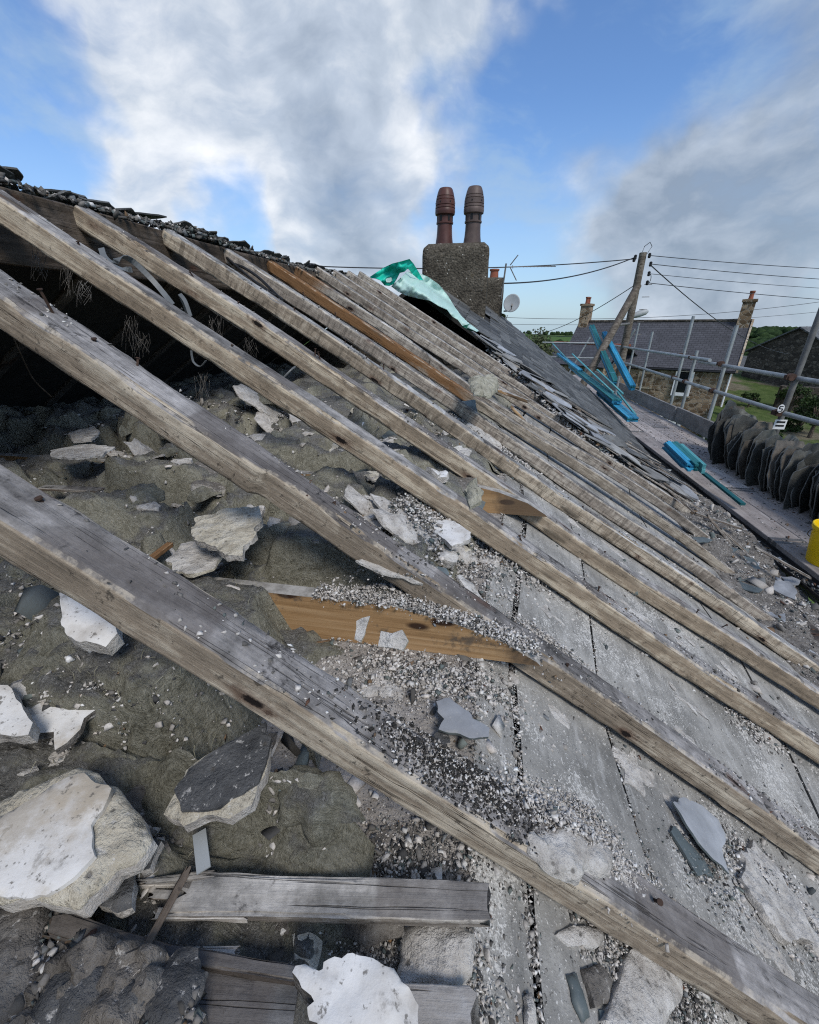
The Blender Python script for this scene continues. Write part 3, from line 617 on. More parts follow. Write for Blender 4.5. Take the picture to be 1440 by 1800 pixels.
def build_slates():
    deck = cot(sheet('slate_roof', lambda y: xridge(y), lambda y: xeave(y) - .12, 4.62, 9.0, lambda x, y: zs(x, y) - .035, .05, MAT['felt'], 16, 24))
    cot(sheet('back_slope', lambda y: -3.75, lambda y: xridge(y), 5.0, 9.0, lambda x, y: .41 + (x - xridge(y)) * .62, .05, MAT['felt'], 8, 8))
    items = []; r = random.Random(3)
    gap = .168
    ns_ = int(3.95 / gap)
    for k in range(ns_ + 1):
        x_top = -1.1 + k * gap * .825
        off = (k % 2) * .13
        for j in range(-2, 19):
            y = 4.52 + off + .262 * j + r.uniform(-.008, .008)
            if y > 8.93 or y - .12 < yedge(x_top + .15) - .06 + r.uniform(-.05, .07): continue
            if x_top < xridge(y) - .04: continue
            if x_top + .22 > xeave(y) + .09: continue
            if 6.2 < y < 7.05 and -1.2 < x_top + .14 < .02: continue
            items.append((x_top, y, k))
    items.sort(key=lambda a: a[1] - .15 * a[0]); V = []; F = []
    for n, (x, y, k) in enumerate(items):
        loose = ss(.45, .0, y - yedge(x + .15)); a = np.array([x, y, zs(x, y)]); b = np.array([x + .2, y, zs(x + .2, y)])
        dn = Vector(b - a).normalized(); yv = Vector((0, 1, zs(x, y + .1) / .1 - zs(x, y) / .1)).normalized()
        yv = (Matrix.Rotation(r.gauss(0, .012 + .13 * loose), 3, dn) @ yv)
        sk = Matrix.Rotation(r.gauss(0, .008 + .06 * loose), 4, 'Z')
        Mx = frame(a + np.array([0, 0, -.016 + .006 * loose]), dn, yv) @ sk @ Matrix.Rotation(rad(-3.6 - 3 * loose * r.random()), 4, 'Y')
        me = SLM[r.randrange(7)]
        if n < 300:
            o = link('slate', me); o.parent = deck; o.matrix_parent_inverse = Matrix.Translation(-Vector(COT.location)) if False else Matrix.Identity(4); o.matrix_basis = Mx
        else:
            vs = [Mx @ v.co for v in me.vertices]; q = len(V); V += [tuple(v) for v in vs]; F += [tuple(i + q for i in p.vertices) for p in me.polygons]
    if V:
        o = obj('far_slates', V, F, MAT['slate'], deck); o['kind'] = 'stuff'
    return len(items)
build_slates()
# ------------------------------------------------------------------ attic floor : mineral wool quilts
LANE_END = [-.10, -.30, -.03, .0, .03, .05, .08, .10, .13, .2, .3, .3]
def lane_of(y): return np.clip(np.searchsorted(np.array(RY) - RW - .016, y), 0, 11)
def wool_z(x, y):
    x = np.asarray(x, float); y = np.asarray(y, float); ln = lane_of(y)
    lo = np.array([-.12] + [v - RW - .016 for v in RY])[ln]; hi = np.array([v - RW - .018 for v in RY] + [4.6])[ln]
    v = np.clip((y - lo) / (hi - lo) * 2 - 1, -1, 1)
    prof = np.where(v > 0, 1., .82 + .18 * (1 - np.abs(v) ** 5))
    wx = x + .06 * fb2(x, y, 5., 3, 21); wy = y + .05 * fb2(x, y, 6., 3, 22)
    big = fb2(wx, wy, 2.6, 4, 31); stp = ss(-.03, .02, fb2(wx * 1.0, wy * 2.2, 2.4, 4, 33) + .05)
    fold = 1 - np.abs(fb2(wx * .8, wy * 2.0, 5.5, 4, 35)) * 2.2
    h = .085 + .085 * big + .058 * stp + .040 * fold + .040 * fb2(wx, wy, 7.5, 3, 38) + .020 * fb2(x, y, 24., 4, 37)
    h = h + .035 * np.exp(-((y - .56) / .07) ** 2) * ss(-.26, -.34, x)
    h = h * (1 - .75 * ss(.10, .32, fb2(wx, wy * 1.4, 4.6, 3, 40)) * ss(-.1, -.3, x))
    h = np.maximum(h, (.118 + .02 * fb2(wx, wy, 9., 3, 41)) * np.exp(-((y - .535) / .09) ** 4) * ss(-.25, -.31, x) * ss(.60, .57, y))
    h = h * (1 - .55 * ss(-.46, -.34, x) * ss(.27, .2, y))
    near = np.where(ln <= 1, 1., .9); h = np.clip(h * near, .03, .24) * prof
    xe = np.array(LANE_END)[ln] + .05 * fb2(x * .2, y, 7., 4, 39)
    k = ss(xe + .012, xe - .05, x)
    h = h * k
    # keep the quilt below the underside of the rafters
    lim = zt(x, y) - BOT + .004 - ZC
    return ZC + np.clip(np.minimum(h, np.maximum(lim, .004)), .0, None)
LN = ['in front of the nearest rafter', 'between the first and second rafters', 'between the second and third rafters', 'between the third and fourth rafters',
      'between the fourth and fifth rafters', 'between the fifth and sixth rafters', 'just this side of the orange rafter', 'beyond the orange rafter', 'in the far dark of the attic']
def build_wool():
    for i in range(9):
        ya = -.12 if i == 0 else RY[i - 1] - RW - .0158; yb = RY[i] - RW - .0162 if i < 8 else 4.5
        res = [.0055, .0055, .008, .012, .016, .02, .025, .03, .05][i]
        xa, xb = (-1.9 if i < 2 else -2.5), LANE_END[i] + .06
        nx, ny = int((xb - xa) / res), max(6, int((yb - ya) / res))
        X, Y = np.meshgrid(np.linspace(xa, xb, nx), np.linspace(ya, yb, ny)); Z = wool_z(X, Y) + .0003
        Z += (.008 * fb2(X, Y, 55., 4, 44, .7) + .011 * (1 - 2 * np.abs(fb2(X, Y * 1.6, 22., 4, 45)))) * (Z > ZC + .01)
        wv = (Z > ZC + .01); X = X + wv * .024 * fb2(X, Y, 13., 3, 46); Y = Y + wv * .024 * fb2(X, Y, 13., 3, 47) * ss(0, .03, np.minimum(Y - ya, yb - Y))
        V = np.stack([X, Y, Z], -1).reshape(-1, 3); a = np.arange(ny - 1)[:, None] * nx + np.arange(nx - 1)[None]
        F = np.stack([a, a + 1, a + nx + 1, a + nx], -1).reshape(-1, 4); F = F[np.max(V[F][:, :, 2], 1) > ZC + .003]
        o = obj('insulation_quilt', V, F, MAT['wool'], smooth=True)
        tag(o, 'dusty olive mineral wool quilt lying ' + LN[i], 'insulation', 'mineral wool between the joists')
build_wool()
# ------------------------------------------------------------------ chips and grains
def _ico(sub):
    bm = bmesh.new(); bmesh.ops.create_icosphere(bm, subdivisions=sub, radius=1.); V = np.array([v.co[:] for v in bm.verts]); F = np.array([[v.index for v in f.verts] for f in bm.faces]); bm.free(); return V, F
_c = np.array([[x, y, z] for x in (-1, 1) for y in (-1, 1) for z in (-1, 1)], float) * .72
ICO = np.concatenate([_c, [[0, 0, 1.05], [1.0, .1, 0]]]); ICF = np.array([[0, 1, 3], [0, 3, 2], [0, 4, 5], [0, 5, 1], [2, 3, 7], [2, 7, 6], [0, 2, 6], [0, 6, 4], [1, 8, 3], [3, 8, 7], [7, 8, 5], [5, 8, 1], [4, 6, 9], [6, 7, 9], [7, 5, 9], [5, 4, 9]])
OCT = np.array([[1, 0, 0], [-1, 0, 0], [0, 1, 0], [0, -1, 0], [0, 0, 1], [0, 0, -1]], float)
OCF = np.array([[0, 2, 4], [2, 1, 4], [1, 3, 4], [3, 0, 4], [2, 0, 5], [1, 2, 5], [3, 1, 5], [0, 3, 5]])
def rotm(n):
    q = RNG.normal(size=(n, 4)); q /= np.linalg.norm(q, axis=1)[:, None]; w, x, y, z = q.T
    return np.stack([1 - 2 * (y * y + z * z), 2 * (x * y - z * w), 2 * (x * z + y * w), 2 * (x * y + z * w), 1 - 2 * (x * x + z * z), 2 * (y * z - x * w), 2 * (x * z - y * w), 2 * (y * z + x * w), 1 - 2 * (x * x + y * y)], 1).reshape(n, 3, 3)
def chip_arrays(P, S, C, big=True, flatk=.6):
    n = len(P); B, BF = (ICO, ICF) if big else (OCT, OCF)
    k = len(B); V = np.tile(B, (n, 1, 1)) * (1 + RNG.uniform(-.45, .45, (n, k, 1))) + RNG.uniform(-.28, .28, (n, k, 3))
    V = V * (np.stack([RNG.uniform(.7, 1.35, n), RNG.uniform(.55, 1., n), RNG.uniform(min(.25, flatk * .6), flatk, n)], 1))[:, None, :]
    half = n // 2; R = rotm(n)                                    # half lie flat, half tumbled
    a = RNG.uniform(0, 6.283, n); Rz = np.zeros((n, 3, 3)); Rz[:, 0, 0] = np.cos(a); Rz[:, 0, 1] = -np.sin(a); Rz[:, 1, 0] = np.sin(a); Rz[:, 1, 1] = np.cos(a); Rz[:, 2, 2] = 1
    sel = RNG.random(n) < .45; R[sel] = Rz[sel]
    V = np.einsum('nij,nkj->nki', R, V) * S[:, None, None] + P[:, None, :]
    F = BF[None] + (np.arange(n) * k)[:, None, None]
    Cc = np.repeat(C[:, None, :], k, 1)
    return V.reshape(-1, 3), F.reshape(-1, 3), Cc.reshape(-1, 3)
LIME = np.array([(.64, .615, .585), (.56, .53, .495), (.47, .44, .405), (.37, .345, .315), (.69, .675, .65), (.60, .56, .52)])
DARK = np.array([(.085, .081, .075), (.13, .124, .115), (.19, .18, .168), (.06, .06, .061)])
SLT = np.array([(.12, .145, .142), (.09, .105, .108), (.20, .21, .215), (.15, .175, .165)])
WOODC = np.array([(.22, .14, .08), (.16, .11, .07), (.12, .06, .04)])
def pal(n, w):
    pools = [LIME, DARK, SLT, WOODC]; k = RNG.choice(4, n, p=np.array(w) / sum(w)); out = np.zeros((n, 3))
    for i, p in enumerate(pools): s = k == i; out[s] = p[RNG.integers(0, len(p), s.sum())]
    return np.clip(out * RNG.uniform(.72, 1.15, (n, 1)), 0, .75)
def chip_obj(name, parts, label, cat, parent=None):
    V, F, C = [], [], []; k = 0
    for v, f, c in parts: V.append(v); F.append(f + k); C.append(c); k += len(v)
    V, F, C = np.concatenate(V), np.concatenate(F), np.concatenate(C)
    o = obj(name, V, F, MAT['chip'], parent); at = o.data.color_attributes.new('Col', 'FLOAT_COLOR', 'POINT')
    at.data.foreach_set('color', np.concatenate([C, np.ones((len(C), 1))], 1).astype(np.float32).ravel())
    return tag(o, label, cat, kind='stuff')
def size(n, lo, hi, p=2.2): return lo + (hi - lo) * RNG.random(n) ** p
def board_z(x, y): return zt(x, y) - BOT
def bank_h(x, y):                                                # heap of fallen mortar along the eave
    x = np.asarray(x, float); y = np.asarray(y, float); xx = x + .14 * fb2(x, y, 3.2, 4, 61)
    h = ss(1.36, 1.72, xx) * (.105 + .045 * fb2(x, y, 4.5, 5, 62) + .02 * fb2(x, y, 22., 3, 63))
    return h * ss(.2, .9, y) * ss(4.3, 3.5, y)
def surf(x, y):
    x = np.asarray(x, float); y = np.asarray(y, float); k = knee(y)
    lo = np.where(x < k, wool_z(x, y), board_z(x, y))
    z = np.where(x > 1., lo + bank_h(x, y), lo)
    return np.where(x > 1.80, np.minimum(z, -1.40 + .0 * x) + .25 * np.clip(x - 1.8, 0, .3), z)
def rafter_gap(y):                                               # distance to the nearest rafter face
    e = np.concatenate([np.array(RY), np.array(RY) - RW]); return np.min(np.abs(np.asarray(y)[:, None] - e[None]), 1)
def under_rafter(y): return np.any((np.asarray(y)[:, None] < np.array(RY)[None]) & (np.asarray(y)[:, None] > np.array(RY)[None] - RW), 1)
def scatter(n, xr, yr, keep, lo, hi, w, big, p=2.2, sink=.25, ylog=True, flatk=.6):
    x = RNG.uniform(*xr, n); y = yr[0] + (yr[1] - yr[0]) * RNG.random(n) ** (1.7 if ylog else 1.)
    m = RNG.random(n) < keep(x, y); x, y = x[m], y[m]; s = size(len(x), lo, hi, p)
    return chip_arrays(np.stack([x, y, surf(x, y) + s * (flatk * .5 - sink * .3)], 1), s, pal(len(x), w), big, flatk)
CRUST = []
def build_chips():
    cl = lambda x, y, sc, a, b, s: ss(a, b, fb2(x, y, sc, 4, s))
    parts = [scatter(26000, (.02, 1.7), (.10, 3.4), lambda x, y: .16 + .9 * cl(x, y, 4.5, .0, .45, 71) * .8 + .5 * (rafter_gap(y) < .02), .0009, .0030, (6, 1.3, 1, .1), False),
             scatter(8000, (.02, 1.5), (.10, 3.0), lambda x, y: .03 + .9 * cl(x, y, 3.2, .14, .5, 72) + .6 * (rafter_gap(y) < .014), .0016, .0085, (7, 1., 1.6, .2), True, 4.),
             scatter(420, (.05, 1.5), (.12, 3.0), lambda x, y: .1 + .8 * cl(x, y, 2.6, .1, .5, 73), .007, .02, (5, 1, 3, .2), True, 2.5, flatk=.4)]
    # joints between the boards fill with dark grit
    n = 9000; y = .1 + 2.6 * RNG.random(n) ** 1.5; e = np.array([.068, .265, .0])[RNG.choice(3, n, p=[.5, .2, .3])]; x = knee(y) + e + RNG.normal(0, .005, n); s = size(n, .0007, .0042)
    parts.append(chip_arrays(np.stack([x, y, board_z(x, y) + .001], 1), s, pal(n, (5, 3.4, 1, .2)), False))
    chip_obj('mortar_grit', parts, 'scattered grit and mortar crumbs over the grey sloping boards between rafters', 'debris')
    parts = [scatter(17000, (-1.9, .05), (.06, 2.2), lambda x, y: .25 + .7 * cl(x, y, 4., -.1, .4, 74), .0012, .0042, (6, 3.2, .6, .2), False),
             scatter(6500, (-1.7, .06), (.06, 2.6), lambda x, y: .08 + .85 * cl(x, y, 3.2, .12, .5, 75), .002, .010, (6, 3.5, 1, .2), True, 3.4),
             scatter(900, (-1.6, .06), (.10, 2.8), lambda x, y: .12 + .9 * cl(x, y, 2.8, .1, .5, 76), .006, .026, (6, 1.6, 1, .2), True, 3.2, flatk=.45),
             scatter(1700, (-1.7, .0), (.10, 2.8), lambda x, y: .10 + .9 * cl(x, y, 2.4, .0, .4, 77), .004, .022, (7, 2, .6, .3), True, 2.6, flatk=.22), scatter(14000, (-1.7, .05), (.06, 1.6), lambda x, y: .1 + .9 * cl(x, y, 3.0, .0, .35, 78), .0008, .003, (5, 5, .5, .1), False)]
    parts += [scatter(16000, (-.75, .02), (.07, .30), lambda x, y: .25 + .75 * cl(x, y, 7., -.2, .3, 79), .0004, .0017, (4, 5, .6, .2), False, ylog=False), scatter(1500, (-.75, .02), (.07, .30), lambda x, y: .15 + .85 * cl(x, y, 6., .0, .4, 80), .0015, .007, (6, 3.5, .8, .3), True, 3., ylog=False, flatk=.4), scatter(14000, (-1.3, .0), (.3, 1.0), lambda x, y: .2 + .8 * cl(x, y, 5., -.1, .35, 81), .0007, .0026, (4, 5, .6, .2), False, ylog=False)]
    chip_obj('plaster_flecks', parts, 'white flecks and plaster crumbs strewn over the mineral wool', 'debris')
    # on top of the rafters
    V = []
    for i in range(1, 10):
        n = [0, 2600, 2300, 2000, 1500, 1200, 900, 700, 600, 500][i]; s_ = RNG.uniform(.1, 3.4, n); a = RNG.uniform(.04, .96, n)
        k = fb2(s_, s_ * 0 + i * 7.3, 2.6, 4, 80) + (.55 if i == 1 else 0) * ((s_ > 1.34) & (s_ < 1.56)) + (a < .25) * .12; m = k > (.02 + RNG.uniform(-.15, .3, n)); s_, a = s_[m], a[m]
        P = np.array([raft_top(i, q, b) for q, b in zip(s_, a)]); sz = size(len(P), .0010, .0050, 2.6)
        V.append(chip_arrays(P + np.stack([0 * sz, 0 * sz, sz * .15], 1), sz, pal(len(P), (4, 3.6, .8, .3)), False))
    n = 3800; s_ = RNG.normal(1.46, .06, n); a = np.clip(RNG.normal(.42, .26, n), .03, .97); P = np.array([raft_top(1, q, b) for q, b in zip(s_, a)]); sz = size(n, .0008, .0030, 2.4); V.append(chip_arrays(P + np.stack([0 * sz, 0 * sz, sz * .15 + .003 * RNG.random(n)], 1), sz, pal(n, (2.2, 0, 0, 0)) * np.where(RNG.random((n, 1)) < .72, .07, 1.), False))
    chip_obj('rafter_grit', V, 'dark and white grit lying along the tops of the bare rafters', 'debris')
    # lime heaps : (px, py, plane, spread, count, biggest)
    V = []
    def heap(px, py, sx, sy, n0, lo, hi, hgt, w=(8, 1, .8, .1), rot=.0, zoff=0.):
        n = int(n0 * 3.2); v = ray(px, py); q = v[None] * np.linspace(.2, 6, 1400)[:, None]; hit = np.nonzero(q[:, 2] < surf(q[:, 0], q[:, 1]) + zoff)[0]
        if not len(hit): return
        c = q[hit[0]]
        a, b = RNG.normal(0, sx, n), RNG.normal(0, sy, n); x = c[0] + a * math.cos(rot) - b * math.sin(rot); y = c[1] + a * math.sin(rot) + b * math.cos(rot)
        s = size(n, lo * .42, hi * .46, 3.0); d = np.exp(-.5 * ((a / sx) ** 2 + (b / sy) ** 2))
        z = surf(x, y) + zoff + RNG.random(n) * d * hgt
        V.append(chip_arrays(np.stack([x, y, z], 1), s, pal(n, w), True, .75))
        CRUST.append((c, sx, sy, hgt, rot, zoff, w[0] > 4))
    heap(760, 1190, .085, .025, 950, .002, .011, .014); heap(700, 1205, .06, .04, 420, .0015, .006, .006); heap(820, 1075, .10, .022, 900, .0015, .006, .018, zoff=.055)
    heap(960, 1130, .045, .014, 420, .002, .008, .02, zoff=.03); heap(640, 1050, .09, .03, 620, .002, .011, .02); heap(900, 985, .07, .04, 620, .002, .013, .03)
    heap(1010, 1480, .045, .016, 1700, .0015, .0075, .030, (12, .3, .3, 0), rot=-.05, zoff=.068); heap(1075, 1530, .04, .014, 900, .0012, .004, .010, (10, .4, .6, 0), zoff=.07); heap(1020, 1440, .04, .018, 700, .0015, .006, .014, (10, .6, .8, 0))
    heap(740, 930, .12, .06, 900, .002, .013, .03); heap(640, 900, .10, .06, 500, .002, .012, .02, (5, 3, 1, .1)); heap(800, 940, .06, .04, 400, .002, .012, .02)
    heap(1320, 1270, .05, .03, 500, .002, .012, .02); heap(1350, 1560, .05, .04, 900, .0015, .009, .02, (8, 2, 1, .1)); heap(1240, 1530, .03, .03, 260, .001, .006, .01, (4, 3, 3, .2))
    heap(1080, 1680, .035, .03, 1000, .001, .0055, .012, (8, 2, 1.5, .2)); heap(1190, 1760, .035, .02, 700, .001, .006, .012, (4, 4, 1.5, .3)); heap(880, 800, .12, .09, 700, .003, .016, .03)
    heap(760, 1730, .035, .022, 900, .001, .006, .016, (8, 2.4, 1, .1)); heap(700, 1560, .035, .02, 420, .001, .006, .01, (7, 3, 1, .1)); heap(740, 1520, .05, .03, 800, .0009, .0035, .004, (3, 6, 1, .1)); heap(400, 1540, .1, .03, 500, .001, .004, .004, (3, 5, 1, .3))
    heap(830, 770, .16, .1, 600, .004, .018, .03); heap(470, 740, .2, .12, 420, .004, .018, .02); heap(210, 800, .15, .05, 420, .003, .012, .014, (6, 3, .5, .1)); heap(140, 1230, .05, .02, 500, .001, .006, .008, (5, 4, .6, .4)); heap(330, 1000, .06, .03, 400, .001, .007, .01)
    n = 5000; x = RNG.uniform(-.28, .13, n); y = RY[1] - RW - .0155 + RNG.normal(0, .012, n); s = size(n, .0006, .0038, 3.); xt = np.interp(x, [-.3, -.12, -.01, .08, .15], [ZC + .095, ZC + .094, ZC + .072, ZC + .042, ZC + .01])
    V.append(chip_arrays(np.stack([x, y, xt + .010 * RNG.random(n)], 1), s, pal(n, (9, 1.2, .5, 0)), True, .7))
    chip_obj('lime_rubble', V, 'heaps of crumbled white lime mortar piled against joists and rafters', 'rubble')
build_chips()
def ynear(x): return np.interp(x, [-.5, 0., .25, .45, .66, .85, 1.1, 1.5, 2.], [4.6, 4.55, 4.25, 3.85, 3.4, 3.25, 3.3, 3.5, 3.8])
def build_bank():
    nx, ny = 110, 300; X, Y = np.meshgrid(np.linspace(1.25, 2.075, nx), np.linspace(.4, 4.25, ny)); Z = surf(X, Y) - .002 - .02 * (bank_h(X, Y) < .008)
    V = np.stack([X, Y, Z], -1).reshape(-1, 3); a = np.arange(ny - 1)[:, None] * nx + np.arange(nx - 1)[None]
    o = obj('eave_rubble', V, np.stack([a, a + 1, a + nx + 1, a + nx], -1).reshape(-1, 4), MAT['mortar_dark'], smooth=True)
    tag(o, 'bank of grey mortar rubble heaped along the eave beside the gutter', 'rubble', kind='stuff')
    k = lambda x, y: np.clip(bank_h(x, y) / .08, 0, 1) * (.3 + .7 * ss(-.3, .3, fb2(x, y, 5., 3, 91)))
    parts = [scatter(15000, (1.2, 2.07), (.6, 4.2), k, .0012, .009, (6, 3.2, 1.5, .4), True, 3.8, ylog=False), scatter(700, (1.25, 2.05), (.8, 4.2), k, .008, .034, (6, 1.5, 3, .8), True, 3.2, ylog=False, flatk=.45),
             scatter(20000, (1.2, 2.0), (.6, 4.), k, .002, .004, (7, 3, 1, .1), False, ylog=False)]
    # fallen bits in the gutter and on the stripped strip beside the slates
    n = 900; x = RNG.uniform(2.075, 2.165, n); y = RNG.uniform(1.4, 4.2, n); s = size(n, .003, .014); parts.append(chip_arrays(np.stack([x, y, np.full(n, -1.515) + .02 * RNG.random(n)], 1), s, pal(n, (2, 6, 2, 1)), True))
    n = 9000; x = RNG.uniform(.0, 1.95, n); y = yedge(x) + .1 - (yedge(x) - ynear(x) + .25) * RNG.random(n); s = size(n, .003, .022, 2.8); parts.append(chip_arrays(np.stack([x, y, np.maximum(zs(x, y) - .08, zt(x, y) - .03) + .03 * RNG.random(n)], 1), s, pal(n, (6, 2, 2.5, .5)), True, .4))
    n = 1500; x = RNG.uniform(2.25, 3.0, n); y = 2.6 + 5 * RNG.random(n); s = size(n, .003, .013, 3); parts.append(chip_arrays(np.stack([x, y, np.full(n, -1.447)], 1), s, pal(n, (2, 4, 2, 1)), True, .4))
    chip_obj('eave_debris', parts, 'broken mortar, slate splinters and grit thick along the eave', 'debris')
    # crumbs along the broken ridge
    n = 5200; y = -.3 + 5.0 * RNG.random(n); x = -1.235 + RNG.normal(0, .035, n); rz = np.interp(y, [-1.4, 1, 3, 4.3, 5.], [.33, .335, .352, .385, .40]); s = size(n, .002, .012, 2.6)
    hh = .022 * np.clip(.6 + fb2(y, y * 0, 3.2, 4, 95) * 1.6, 0, 1.6); z = rz + .002 + hh * RNG.random(n) - .4 * np.abs(x + 1.235)
    chip_obj('ridge_rubble', [chip_arrays(np.stack([x, y, z], 1), s, pal(n, (1.2, 7, 2.8, .3)), True, .55)], 'broken bedding mortar crumbs left along the bare ridge', 'rubble')
build_bank()

def build_fibres():
    n = 15000; x = RNG.uniform(-1.5, .0, n); y = .06 + 1.5 * RNG.random(n) ** 1.8; z = wool_z(x, y); m = (z > ZC + .02) & (fb2(x, y, 6., 4, 51) > -.12); x, y, z = x[m], y[m], z[m]; n = len(x)
    L_ = RNG.uniform(.006, .022, n); a = RNG.uniform(0, 6.283, n); d = np.stack([np.cos(a), np.sin(a), RNG.uniform(-.1, .5, n)], 1); P = [np.stack([x, y, z + .001], 1)]
    for k in range(3): d = d + RNG.normal(0, .45, (n, 3)); d /= np.linalg.norm(d, axis=1)[:, None]; P.append(P[-1] + d * (L_ / 3)[:, None])
    w = np.stack([-np.sin(a), np.cos(a), RNG.uniform(-.5, .5, n)], 1) * .00035
    V = np.stack([q + sgn * w for q in P for sgn in (-1, 1)], 1).reshape(-1, 3); b = np.arange(n)[:, None] * 8; F = np.concatenate([b + np.array([[2 * k, 2 * k + 1, 2 * k + 3, 2 * k + 2]]) for k in range(3)], 0)
    t = T('loose wool fibre', 1., .05); t.col(t.ramp(t.noise(t.vec(off=False), 30, 3), [(.35, (.13, .122, .082)), (.65, (.30, .288, .215))]))
    tag(obj('wool_fibres', V, F, t.m), 'loose frayed fibres standing up from the mineral wool', 'fibres', kind='stuff')
build_fibres()
# ------------------------------------------------------------------ broken slabs lying about
def slab(name, uv, th, mats, Mx, g=.008, seed=0, rough=.0025, edge=.0015, lump=0., jag=.004, parent=None, taper=.0, flat_shade=False):
    """irregular slab: outline uv in its own plane, ragged rim, rough faces; top uses mats[0], rim and back mats[1]"""
    uv = np.array(uv, float); P = []
    for i in range(len(uv)):
        a, b = uv[i], uv[(i + 1) % len(uv)]; k = max(1, int(np.linalg.norm(b - a) / g))
        for j in range(k): P.append(a + (b - a) * j / k)
    P = np.array(P); ctr = P.mean(0); d = P - ctr; q = np.linalg.norm(d, axis=1)[:, None] + 1e-9
    P = P + d / q * (fbm(np.c_[P * 55, np.zeros(len(P))], 1., 4, seed)[:, None] * jag * 1.8 + fbm(np.c_[P * 16, np.zeros(len(P))], 1., 2, seed + 3)[:, None] * jag * 1.6)
    nb = len(P); lo, hi = P.min(0), P.max(0); gx = np.arange(lo[0], hi[0], g); gy = np.arange(lo[1], hi[1], g)
    G = np.array([(x + RNG.uniform(-.3, .3) * g, y + RNG.uniform(-.3, .3) * g) for x in gx for y in gy])
    def inside(pt):
        x, y = pt[:, 0], pt[:, 1]; c = np.zeros(len(pt), bool)
        for i in range(nb):
            x1, y1 = P[i]; x2, y2 = P[(i + 1) % nb]
            m = ((y1 > y) != (y2 > y)); 
            if y2 != y1: c ^= m & (x < (x2 - x1) * (y - y1) / (y2 - y1) + x1)
        return c
    if len(G): 
        G = G[inside(G)]
        if len(G): dm = np.min(np.linalg.norm(G[:, None] - P[None], axis=2), 1); G = G[dm > g * .45]
    A = np.concatenate([P, G]) if len(G) else P
    r_ = delaunay_2d_cdt([Vector(p) for p in A], [(i, (i + 1) % nb) for i in range(nb)], [], 1, 1e-7)
    ov = np.array([v[:] for v in r_[0]]); of = [list(f) for f in r_[2]]
    from collections import Counter
    ec = Counter(); 
    for f in of:
        for i in range(len(f)): ec[tuple(sorted((f[i], f[(i + 1) % len(f)])))] += 1
    db = np.min(np.linalg.norm(ov[:, None] - P[None], axis=2), 1)
    P3 = np.c_[ov * 40, np.zeros(len(ov))]
    top = th + rough * fbm(P3, 1., 4, seed + 11) * 1.6 + lump * fbm(np.c_[ov * 22, np.zeros(len(ov))], 1., 5, seed + 13, .6) - edge * np.exp(-db / (g * .9))
    if taper: top = top * (1 - taper * np.exp(-db / .03))
    top = np.maximum(top, th * .25)
    bot = rough * fbm(P3, 1., 3, seed + 19); n = len(ov)
    # rim ring pushed out a little for a broken edge
    V = np.concatenate([np.c_[ov, top], np.c_[ov, bot]]); F = []; mi = []
    for f in of:
        a = np.array([ov[i] for i in f]); ar = np.cross(a[1] - a[0], a[2] - a[0])
        if ar < 0: f = f[::-1]
        F.append(tuple(f)); mi.append(0); F.append(tuple(i + n for i in f[::-1])); mi.append(1)
        for i in range(len(f)):
            u, w = f[i], f[(i + 1) % len(f)]
            if ec[tuple(sorted((u, w)))] == 1: F.append((w, u, u + n, w + n)); mi.append(1)
    me = mesh_np(name, V, F, not flat_shade); me.polygons.foreach_set('material_index', np.array(mi, np.int32))
    try: me.set_sharp_from_angle(angle=rad(55))
    except Exception: pass
    o = link(name, me, list(mats), parent); o.matrix_basis = Mx; return o
def child_of(c, p): m_ = c.matrix_basis.copy(); c.parent = p; c.matrix_parent_inverse = Matrix.Identity(4); c.matrix_basis = p.matrix_basis.inverted() @ m_
def slab_px(name, px, plane, th, mats, lift=0., **k):
    """outline read off the photograph, laid on the plane z = a + b x + c y where the piece rests"""
    a, b, c = plane; P = np.array([on(x, y, a + lift + th, b, c) for x, y in px]); o = P.mean(0)
    ex = Vector((1, 0, b)).normalized(); nz = Vector((-b, -c, 1)).normalized(); ey = nz.cross(ex)
    uv = [((Vector(p) - Vector(o)).dot(ex), (Vector(p) - Vector(o)).dot(ey)) for p in P]
    Mx = frame(np.array(o) - np.array(nz) * th, ex, ey)
    return slab(name, uv, th, mats, Mx, **k)
BP = (-.53, -.66, .0)                                             # plane of the sloping boards near the viewer
def bplane(y): return (float(np.interp(y, RY, RZ)) - BOT, -float(np.interp(y, RY, RS)), 0.)
M_ = MAT
MAT['tuft'] = m_mortar('straw grey fibre', (.20, .19, .145), (.36, .345, .275), (.48, .465, .39), .3)
